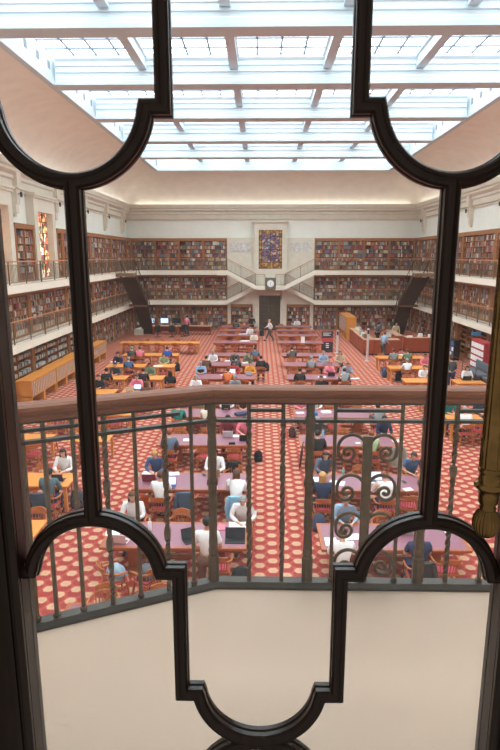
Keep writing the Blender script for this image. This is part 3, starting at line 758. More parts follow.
# brass pull with a reeded knob end
px_, pz_ = .0, .0
d_ = ray(486, 523); t_ = 1.10/d_.y; KX, KZ = d_.x*t_, EYE+d_.z*t_
pull = MB(); z0 = KZ-BF
prof = [(.001,z0-.030),(.012,z0-.029),(.021,z0-.022),(.0265,z0-.010),(.028,z0+.002),(.026,z0+.014),(.021,z0+.024),(.016,z0+.03)]
m = MB(); m.lathe(prof, 96, flute=24, fd=.10); m.build('pull_knob', M_BRASS, door, (KX, 1.10-DY, 0))
prof = [(.016,z0+.031),(.017,z0+.036),(.0145,z0+.04),(.019,z0+.046),(.020,z0+.062),(.0205,z0+.074),(.026,z0+.076),(.030,z0+.081),(.0305,z0+.085),(.027,z0+.09),(.022,z0+.092),(.0225,z0+.112),(.0245,z0+.114),(.0245,z0+.12),(.022,z0+.122)]
m = MB(); m.lathe(prof, 32); m.build('pull_collar', M_BRASS, door, (KX, 1.10-DY, 0))
prof = [(.0235,z0+.123),(.0235,z0+.18),(.021,z0+.183),(.0225,z0+.186),(.0225,z0+.21),(.0215,z0+.40),(.020,z0+.62),(.020,z0+.9)]
m = MB(); m.lathe(prof, 96, flute=16, fd=.07); m.build('pull_shaft', M_BRASS, door, (KX, 1.10-DY, 0))
m = MB()
for zz in (z0+.15, z0+.86): m.tube([(KX, 1.10-DY+.018, zz), (KX+.02, -.033, zz)], .008, 10)
m.build('pull_bracket', M_BRASS, door)

# ------------------------------------------------------------------ chairs
def make_chair():
    r = empty('reading_chair'); tag(r, 'x', 'chair', 'wooden reading chairs')
    P = []
    m = MB(); m.rings([[(x*.93, y*.93, .425) for x, y in S], [(x, y, .435) for x, y in S], [(x, y, .455) for x, y in S]], 0, True, True, False) if False else None
    S = [(-.22,-.2),(.22,-.2),(.235,.02),(.23,.2),(.15,.235),(-.15,.235),(-.23,.2),(-.235,.02)]
    m = MB(); m.prism(S, .425, .455); P.append(m.build('seat', M_CHAIR, r))
    m = MB(); m.rings([[(x*.86, y*.86, .456) for x, y in S], [(x*.88, y*.88, .475) for x, y in S], [(x*.75, y*.75, .488) for x, y in S]]); P.append(m.build('seat_pad', M_RED, r))
    for sx in (-1, 1):
        for sy in (-1, 1):
            m = MB(); m.tube([(sx*.18, sy*.16, .424), (sx*.2, sy*.19, .25), (sx*.225, sy*.215, .004)], [.02, .024, .014], 6); P.append(m.build('leg', M_CHAIR, r))
    m = MB()
    for sx in (-1, 1): m.tube([(sx*.205, -.2, .2), (sx*.205, .2, .2)], .011, 5)
    m.tube([(-.205, 0, .2), (.205, 0, .2)], .011, 5); P.append(m.build('stretcher', M_CHAIR, r))
    # bow: arms and back in one curve, crest rail, spindles
    m = MB(); bow = [(-.26,.17,.66),(-.27,0,.67),(-.255,-.14,.68),(-.19,-.235,.70),(-.1,-.275,.715),(0,-.285,.72),(.1,-.275,.715),(.19,-.235,.70),(.255,-.14,.68),(.27,0,.67),(.26,.17,.66)]
    m.tube(bow, [.02,.024,.022,.022,.022,.022,.022,.022,.022,.024,.02], 6)
    for sx in (-1, 1): m.tube([(sx*.22, .12, .45), (sx*.262, .12, .66)], .012, 5)
    P.append(m.build('armrest', M_CHAIR, r))
    m = MB(); ring = []
    for k in range(9):
        a = -.78+1.56*k/8; x = .30*math.sin(a)*.95; y = -.03-.262*math.cos(a)-.02; hgt = .86-.05*abs(a)
        ring.append([(x, y-.012, .74), (x*1.02, y-.03, hgt), (x*.98, y-.008, hgt), (x*.96, y+.01, .74)])
    m.rings(ring, 0, True, True, False)
    for k in range(7):
        a = -.85+1.7*k/6; x = .25*math.sin(a); y = -.02-.25*math.cos(a)
        m.box(x*.85-.014, x*.85+.014, y+.035, y+.047, .455, .60) if False else m.tube([(x*.82, -.02-.18*math.cos(a), .45), (x, y-.01, .76)], .011, 4)
    P.append(m.build('backrest', M_CHAIR, r))
    reg(r, *P); return r
chair0 = make_chair(); CH = [0]
def chair(x, y, rz, label):
    if CH[0] == 0:
        chair0.location = (x, y, .001); chair0.rotation_euler = (0,0,rz); chair0['label'] = label; CH[0] = 1; return chair0
    return copy_tree(chair0, (x, y, .001), rz, label)

# ------------------------------------------------------------------ long purple-topped tables
TZ = .76
def make_long(w=3.05, d=1.17):
    r = empty('reading_table'); P = []
    hw, hd = w/2, d/2
    m = MB(); m.box(-hw, hw, -hd, hd, .705, .752, c=.006)
    for a in ((-hw, -hw+.07, -hd, hd), (hw-.07, hw, -hd, hd), (-hw+.07, hw-.07, -hd, -hd+.07), (-hw+.07, hw-.07, hd-.07, hd)): m.box(a[0], a[1], a[2], a[3], .7521, .762)
    P.append(m.build('tabletop', M_TABLE, r))
    P.append(MB().box(-hw+.072, hw-.072, -hd+.072, hd-.072, .7525, .7605).build('leather_inset', M_LEATHER, r))
    m = MB(); m.box(-hw+.12, hw-.12, -hd+.14, -hd+.17, .60, .704); m.box(-hw+.12, hw-.12, hd-.17, hd-.14, .60, .704); P.append(m.build('apron', M_TABLE, r))
    for x in (-hw+.62, hw-.62):
        m = MB(); m.box(x-.13, x+.13, -.2, .2, .09, .6, c=.01); m.box(x-.15, x+.15, -.34, .34, .003, .09, c=.01); m.box(x-.15, x+.15, -.32, .32, .6, .704, c=.01); P.append(m.build('pedestal', M_TABLE, r))
    P.append(MB().box(-hw+.77, hw-.77, -.03, .03, .2, .3).build('stretcher', M_TABLE, r))
    reg(r, *P); return r
long0 = make_long(); tag(long0, 'x', 'table', 'long purple reading tables')
LROW = [7.57,10.63,13.6,17.07,20.3,23.6,26.98,30.35,33.5,38.6,42.1,45.0,47.55]      # front edge, nearest (partly hidden) first
TAB = {}
LXc, RXc = -1.77, 2.78
first = True
for side, xc_ in (('left', LXc), ('right', RXc)):
    for i, y in enumerate(LROW):
        if side == 'right' and i == 0: continue
        lab = 'long purple-topped timber reading table, %s from the front in the %s row' % (ORD[i if side == 'left' else i-1], side)
        if first: o = long0; o.location = (xc_, y+.585, .001); o['label'] = lab; first = False
        else: o = copy_tree(long0, (xc_, y+.585, .001), 0, lab)
        TAB[(side[0].upper(), i)] = (xc_, y, y+1.17)
OCC = {}       # (table key, side 'n'/'f') -> list of occupied x
# ------------------------------------------------------------------ small oak tables (x0, x1, front y)
def make_oak(w, d=.95):
    r = empty('oak_table'); P = []; hw, hd = w/2, d/2
    P.append(MB().box(-hw, hw, -hd, hd, .72, .76, c=.005).build('tabletop', M_OAK, r))
    m = MB(); m.box(-hw+.1, hw-.1, -hd+.1, -hd+.13, .62, .719); m.box(-hw+.1, hw-.1, hd-.13, hd-.1, .62, .719); m.box(-hw+.1, -hw+.13, -hd+.13, hd-.13, .62, .719); m.box(hw-.13, hw-.1, -hd+.13, hd-.13, .62, .719)
    P.append(m.build('apron', M_OAK, r))
    for sx in (-1, 1):
        for sy in (-1, 1): x = sx*(hw-.1); y = sy*(hd-.1); P.append(MB().box(x-.04, x+.04, y-.04, y+.04, .003, .719, c=.004).build('leg', M_OAK, r))
    reg(r, *P); return r
OAK = {  # key: (x0, x1, front y, label)
 'i1': (-6.45,-4.98,13.75,'oak table at the left edge where a man in a teal jumper sits'),
 'i2': (-6.3,-4.8,10.9,'oak table nearest the viewer at the left edge'),
 'i3': (-8.3,-6.85,17.2,'oak table at far left edge with a dark phone on it'),
 'i4': (-6.2,-4.9,17.4,'oak table left of the third purple table, mostly hidden by the mullion'),
 'j1': (-8.1,-6.8,20.4,'oak table under the handrail, outer left column'),
 'j2': (-6.1,-4.8,20.5,'oak table under the handrail, inner left column'),
 'c': (-7.9,-6.35,23.8,'oak table with a dark-haired reader near the card catalogue'),
 'e': (-6.1,-4.95,23.9,'oak table just above the handrail with a brown-haired reader'),
 'b': (-8.0,-6.55,26.8,'oak table with readers in black beside the card catalogue'),
 'd': (-6.1,-4.75,26.8,'oak table with two dark-clothed readers, inner left column'),
 'a': (-8.35,-6.25,29.9,'wide oak table behind the readers in black, outer left column'),
 'f': (-5.7,-4.65,29.9,'oak table with a reader in pale green at its far side'),
 'g': (-8.3,-4.95,33.5,'long oak table where the reader in bright blue sits'),
 'h': (-9.7,-4.2,38.4,'longest oak table at the back left before the staff desks'),
 'r5': (6.85,8.15,19.9,'oak table at right under the handrail beside the brass pull'),
 'r4': (6.85,8.15,23.3,'oak table at right hidden behind the timber handrail'),
 'r3': (6.85,8.15,26.4,'oak table beside the right mullion, white-clad reader at its end'),
 'r2': (6.85,8.9,29.7,'oak table at right with a reader in a white shirt'),
 'r1': (6.85,9.6,32.8,'oak table at right with two readers seen from behind'),
 's3': (9.2,10.55,26.2,'oak table at right where the dark-haired woman in white sits'),
}
for k, (x0, x1, y, lab) in OAK.items():
    o = make_oak(x1-x0); o.location = ((x0+x1)/2, y+.475, .001); tag(o, lab, 'table', 'oak side tables'); TAB[k] = ((x0+x1)/2, y, y+.95)

# ------------------------------------------------------------------ people
def skin(name, V, Ed, root=0, sub=1):
    """V: {key:(x,y,z,rx[,ry])} -> evaluated mesh grown with the Skin modifier"""
    keys = list(V); ix = {k: i for i, k in enumerate(keys)}
    me = bpy.data.meshes.new(name+'_c'); me.from_pydata([V[k][:3] for k in keys], [(ix[a], ix[b]) for a, b in Ed], []); me.update()
    o = bpy.data.objects.new(name+'_c', me); COL.objects.link(o)
    md = o.modifiers.new('s', 'SKIN'); md.use_smooth_shade = True
    if not me.skin_vertices: me.skin_vertices.new()
    for i, k in enumerate(keys):
        r = V[k][3:]; sv = me.skin_vertices[0].data[i]; sv.radius = (r[0], r[-1]); sv.use_root = (i == root)
    sb = o.modifiers.new('b', 'SUBSURF'); sb.levels = sub; sb.render_levels = sub
    dg = bpy.context.evaluated_depsgraph_get(); dg.update()
    out = bpy.data.meshes.new_from_object(o.evaluated_get(dg)); out.name = name
    bpy.data.objects.remove(o); bpy.data.meshes.remove(me)
    for p in out.polygons: p.use_smooth = True
    return out
def vl(a, b, t): return tuple(a[i]*(1-t)+b[i]*t for i in range(3))
def figure(kind):
    """returns dict part -> mesh, all in local coordinates, person faces +Y, feet at z 0"""
    J = {}
    if kind.startswith('sit'):
        lean = {'sit_write': .12, 'sit_laptop': .04, 'sit_chin': .14, 'sit_back': -.03}[kind]
        J['pel'] = (0,-.06,.56); J['sp'] = (0,-.06+lean*.3,.76); J['ch'] = (0,-.04+lean*.8,.97); J['nk'] = (0,-.0+lean*1.15,1.12)
        J['hd'] = (0,.035+lean*1.5,1.25-lean*.2)
        hp, kn, an, toe = (.10,.02,.53), (.13,.40,.53), (.13,.36,.10), (.14,.50,.035)
        sh = (.185,-.02+lean*.95,1.06)
        arms = {'sit_write': [((.28,.16,.83),(.13,.40,.80)), ((.27,.16,.83),(.08,.42,.80))], 'sit_laptop': [((.25,.12,.80),(.10,.38,.82)), ((.25,.12,.80),(.10,.38,.82))],
                'sit_chin': [((.24,.24,.80),(.06,.24,1.05)), ((.27,.20,.80),(.06,.40,.80))], 'sit_back': [((.24,.04,.78),(.12,.28,.74)), ((.24,.04,.78),(.14,.30,.72))]}[kind]
    elif kind == 'stand':
        J['pel'] = (0,0,.93); J['sp'] = (0,.0,1.12); J['ch'] = (0,.03,1.32); J['nk'] = (0,.05,1.47); J['hd'] = (0,.10,1.60)
        hp, kn, an, toe = (.10,0,.88), (.11,.02,.50), (.11,-.02,.09), (.13,.12,.035); sh = (.19,.03,1.41)
        arms = [((.26,.05,1.13),(.20,.27,1.0)), ((.26,.02,1.13),(.20,.24,1.0))]
    else:  # walk
        J['pel'] = (0,0,.90); J['sp'] = (0,.02,1.10); J['ch'] = (0,.04,1.30); J['nk'] = (0,.05,1.45); J['hd'] = (0,.07,1.60)
        hp, kn, an, toe = (.09,0,.86), None, None, None; sh = (.18,.03,1.40)
        arms = [((.24,-.10,1.16),(.22,-.02,.95)), ((.23,.10,1.16),(.18,.30,1.08))]
    B = {'pel': J['pel']+(.125,.10), 'sp': J['sp']+(.105,.08), 'ch': J['ch']+(.105,.075), 'nk': J['nk']+(.055,.055)}
    E_ = [('pel','sp'), ('sp','ch'), ('ch','nk')]
    h = Vector(J['hd']); B['jw'] = tuple(h+Vector((0,.012,-.055)))+(.062,.07); B['sk'] = tuple(h+Vector((0,-.008,.03)))+(.078,.094); B['tp'] = tuple(h+Vector((0,-.012,.095)))+(.052,.062)
    E_ += [('nk','jw'), ('jw','sk'), ('sk','tp')]
    legs = []
    for s, nm in ((-1,'l'), (1,'r')):
        if kind == 'walk':
            k_, a_, t_ = ((.10,.16,.50),(.10,.30,.10),(.11,.43,.045)) if s > 0 else ((.10,.0,.48),(.10,-.30,.14),(.10,-.20,.04))
        else: k_, a_, t_ = kn, an, toe
        mx = lambda p: (p[0]*s, p[1], p[2])
        B['h'+nm] = mx(hp)+(.088,.092); B['k'+nm] = mx(k_)+(.06,.062); B['a'+nm] = mx(a_)+(.038,.04); B['t'+nm] = mx(t_)+(.036,.028)
        B['c'+nm] = mx(vl(k_, a_, .3))+(.055,.058)
        E_ += [('pel','h'+nm), ('h'+nm,'k'+nm), ('k'+nm,'c'+nm), ('c'+nm,'a'+nm), ('a'+nm,'t'+nm)]
        el, wr = arms[0 if s < 0 else 1]
        B['s'+nm] = mx(sh)+(.048,.05); B['e'+nm] = mx(el)+(.04,.042); B['w'+nm] = mx(wr)+(.024,.028)
        d = (Vector(mx(wr))-Vector(mx(el))).normalized(); pm = Vector(mx(wr))+d*.055
        B['p'+nm] = tuple(pm)+(.036,.018)
        E_ += [('ch','s'+nm), ('s'+nm,'e'+nm), ('e'+nm,'w'+nm), ('w'+nm,'p'+nm)]
        side = d.cross(Vector((0,0,1)));
        if side.length < .2: side = Vector((1,0,0))
        side.normalize(); dn = side.cross(d).normalized()
        if dn.z > 0: dn = -dn
        for fi, (off, ln) in enumerate(((-.027,.062),(-.009,.074),(.009,.07),(.026,.055))):
            b0 = pm+d*.03+side*off; b1 = b0+d*ln*.55+dn*.008; b2 = b1+d*ln*.35+dn*.022
            B['f%d%s' % (fi,nm)] = tuple(b0)+(.0095,.0095); B['g%d%s' % (fi,nm)] = tuple(b1)+(.0085,.0085); B['i%d%s' % (fi,nm)] = tuple(b2)+(.007,.007)
            E_ += [('p'+nm,'f%d%s' % (fi,nm)), ('f%d%s' % (fi,nm),'g%d%s' % (fi,nm)), ('g%d%s' % (fi,nm),'i%d%s' % (fi,nm))]
        th = pm-d*.02+side*(-s*.036); th2 = th+d*.045+side*(-s*.014)+dn*.01
        B['th'+nm] = tuple(th)+(.012,.012); B['ti'+nm] = tuple(th2)+(.009,.009); E_ += [('p'+nm,'th'+nm), ('th'+nm,'ti'+nm)]
    body = skin('body_'+kind, B, E_)
    # face and ears appended to the body mesh as one continuous figure's features
    # shirt: torso and sleeves
    S = {'pel': tuple(Vector(J['pel'])+Vector((0,0,.02)))+(.155,.13), 'sp': J['sp']+(.145,.12), 'ch': J['ch']+(.155,.128), 'nk': tuple(Vector(J['nk'])+Vector((0,-.01,-.03)))+(.07,.07)}
    Es = [('pel','sp'), ('sp','ch'), ('ch','nk')]
    out = {}
    def sleeves(frac):
        S2 = dict(S); E2 = list(Es)
        for s, nm in ((-1,'l'), (1,'r')):
            mx = lambda p: (p[0]*s, p[1], p[2]); el, wr = arms[0 if s < 0 else 1]
            S2['s'+nm] = mx(sh)+(.078,.08)
            if frac > 1: S2['e'+nm] = mx(el)+(.056,.058); S2['w'+nm] = mx(vl(el, wr, .86))+(.038,.038); E2 += [('ch','s'+nm), ('s'+nm,'e'+nm), ('e'+nm,'w'+nm)]
            else: S2['e'+nm] = mx(vl(sh, el, .75))+(.06,.062); E2 += [('ch','s'+nm), ('s'+nm,'e'+nm)]
        return S2, E2
    out['long'] = skin('top_long_'+kind, *sleeves(2)); out['short'] = skin('top_short_'+kind, *sleeves(.5))
    T = {'pel': tuple(Vector(J['pel'])+Vector((0,-.01,-.02)))+(.15,.125)}; Et = []
    for s, nm in ((-1,'l'), (1,'r')):
        T['h'+nm] = tuple(B['h'+nm][:3])+(.10,.105); T['k'+nm] = tuple(B['k'+nm][:3])+(.075,.077); T['a'+nm] = tuple(Vector(B['a'+nm][:3]).lerp(Vector(B['k'+nm][:3]), .08))+(.055,.06)
        Et += [('pel','h'+nm), ('h'+nm,'k'+nm), ('k'+nm,'a'+nm)]
    out['trousers'] = skin('trousers_'+kind, T, Et)
    sh_ = MB()
    for nm in 'lr':
        a = Vector(B['a'+nm][:3]); t = Vector(B['t'+nm][:3]); d = (t-a); d.z = 0; d.normalize(); c_ = (a+t)/2; c_.z = max(.05, min(a.z-.045, .06) if kind != 'walk' else a.z-.04)
        Mx = Matrix.Translation((c_.x, c_.y, c_.z)) @ Matrix.Rotation(math.atan2(d.y, d.x)-PI/2, 4, 'Z')
        sh_.ell((0,.01,0), (.052,.14,.048), M=Mx)
    out['shoes'] = sh_
    out['body'] = body; out['J'] = J
    H = h
    out['short_hair'] = MB().ell((H.x, H.y-.012, H.z+.035), (.092,.112,.098), nu=16, nv=12, cut=lambda c: (c.y > H.y+.035 and c.z < H.z+.07) or c.z < H.z-.035)
    q = MB().ell((H.x, H.y-.012, H.z+.035), (.096,.116,.10), nu=16, nv=12, cut=lambda c: (c.y > H.y+.03 and c.z < H.z+.07) or c.z < H.z-.03)
    q.rings([[(H.x+.096*math.cos(a)*w, H.y-.02+.105*math.sin(a)*w2, z) for a in [PI*.92+PI*1.16*k/10 for k in range(11)]] for z, w, w2 in ((H.z+.02,1,1),(H.z-.06,1.02,.95),(H.z-.14,1.08,.85),(H.z-.24,.9,.95),(H.z-.28,.5,.9))], 0, False, False, True)
    out['long_hair'] = q
    q = MB().ell((H.x, H.y-.012, H.z+.035), (.095,.114,.10), nu=16, nv=12, cut=lambda c: (c.y > H.y+.035 and c.z < H.z+.06) or c.z < H.z-.0)
    q.rings([[(H.x+.075*math.cos(PI*k/8), H.y+.06+.09*math.sin(PI*k/8), H.z+.06) for k in range(9)], [(H.x+.073*math.cos(PI*k/8), H.y+.06+.095*math.sin(PI*k/8), H.z+.05) for k in range(9)], [(H.x+.06*math.cos(PI*k/8), H.y+.06, H.z+.062) for k in range(9)]], 0, False, False, True)
    out['cap'] = q
    f = MB()
    for s in (-1, 1): f.ell((H.x+s*.03, H.y+.083, H.z+.012), (.013,.009,.008), 1, nu=8, nv=5); f.ell((H.x+s*.03, H.y+.09, H.z+.012), (.006,.005,.006), 0, nu=6, nv=4); f.box(H.x+s*.03-.016, H.x+s*.03+.016, H.y+.083, H.y+.092, H.z+.028, H.z+.033, 0)
    out['eyes'] = f
    out['mouth'] = MB().ell((H.x, H.y+.075, H.z-.06), (.022,.012,.006), nu=8, nv=4)
    q = MB(); q.ell((H.x, H.y+.092, H.z-.016), (.012,.018,.02), nu=8, nv=6)
    for s in (-1, 1): q.ell((H.x+s*.083, H.y-.01, H.z-.0), (.012,.022,.032), nu=8, nv=6)
    # join nose and ears to the body mesh
    bm_ = MB(); bm_.add([tuple(v.co) for v in body.vertices], [tuple(p.vertices) for p in body.polygons], 0, True); bm_.add(q.v, q.f, 0, True)
    out['bodymb'] = bm_
    return out
FIG = {}
HAIRS = {'black': (30,26,26), 'brown': (92,58,40), 'dark brown': (54,38,32), 'blond': (196,150,92), 'grey': (150,150,152), 'white': (214,212,208), 'auburn': (140,72,44)}
SKINS = {'light': (226,176,150), 'tan': (198,146,114), 'brown': (140,96,72)}
CLO = {'white': (238,238,240), 'teal grey': (84,108,118), 'black': (34,34,38), 'navy': (44,54,84), 'blue': (70,98,140), 'bright blue': (40,92,190), 'pale blue': (150,178,206), 'grey': (140,146,150), 'dark grey': (74,78,82),
       'teal': (40,120,112), 'green': (112,136,110), 'pale green': (170,190,150), 'red': (176,40,52), 'orange': (226,122,70), 'yellow': (232,160,60), 'pink': (236,130,150), 'brown': (104,70,54), 'maroon': (120,40,50), 'cream': (232,222,204), 'slate blue': (96,112,134), 'beige': (196,178,150)}
PM = {}
def pmesh(kind, part, mats, key):
    k = (kind, part, key)
    if k in PM: return PM[k]
    src = FIG[kind][part]
    if isinstance(src, MB): me = src.mesh(part, mats)
    else:
        me = src.copy(); me.materials.clear()
        for m_ in mats: me.materials.append(m_)
    PM[k] = me; return me
def person(x, y, rz, kind, label, top='white', sleeve='long', hair='dark brown', style='short_hair', skn='light', legs='navy', face=True, z=0.0, group=None):
    if kind not in FIG: FIG[kind] = figure(kind)
    ms = mat('skin_'+skn, SKINS[skn], .55, var=.03); mh = mat('hair_'+hair.replace(' ', '_'), HAIRS[hair], .6, var=.2, scale=30) if style != 'cap' else mat('cap_'+hair.replace(' ', '_'), HAIRS[hair], .8)
    mt = mat('cloth_'+top.replace(' ', '_'), CLO[top], .85, var=.06, scale=10); ml = mat('cloth_'+legs.replace(' ', '_'), CLO[legs], .85, var=.06, scale=10)
    o = put('person', pmesh(kind, 'bodymb', [ms], skn), None, (x, y, z), rz); tag(o, label, 'person', group)
    c = put('shirt', pmesh(kind, sleeve, [mt], top), o)
    put('trousers', pmesh(kind, 'trousers', [ml], legs), o)
    put('shoes', pmesh(kind, 'shoes', [M_BLACK], 'b'), o)
    put('cap' if style == 'cap' else 'hair', pmesh(kind, style, [mh], hair+style), o)
    if face:
        put('eyes', pmesh(kind, 'eyes', [mat('eye_dark', (40,28,24), .3), mat('eye_white', (240,236,232), .3)], 'e'), o)
        put('mouth', pmesh(kind, 'mouth', [mat('lips', (180,92,86), .5)], 'm'), o)
    return o

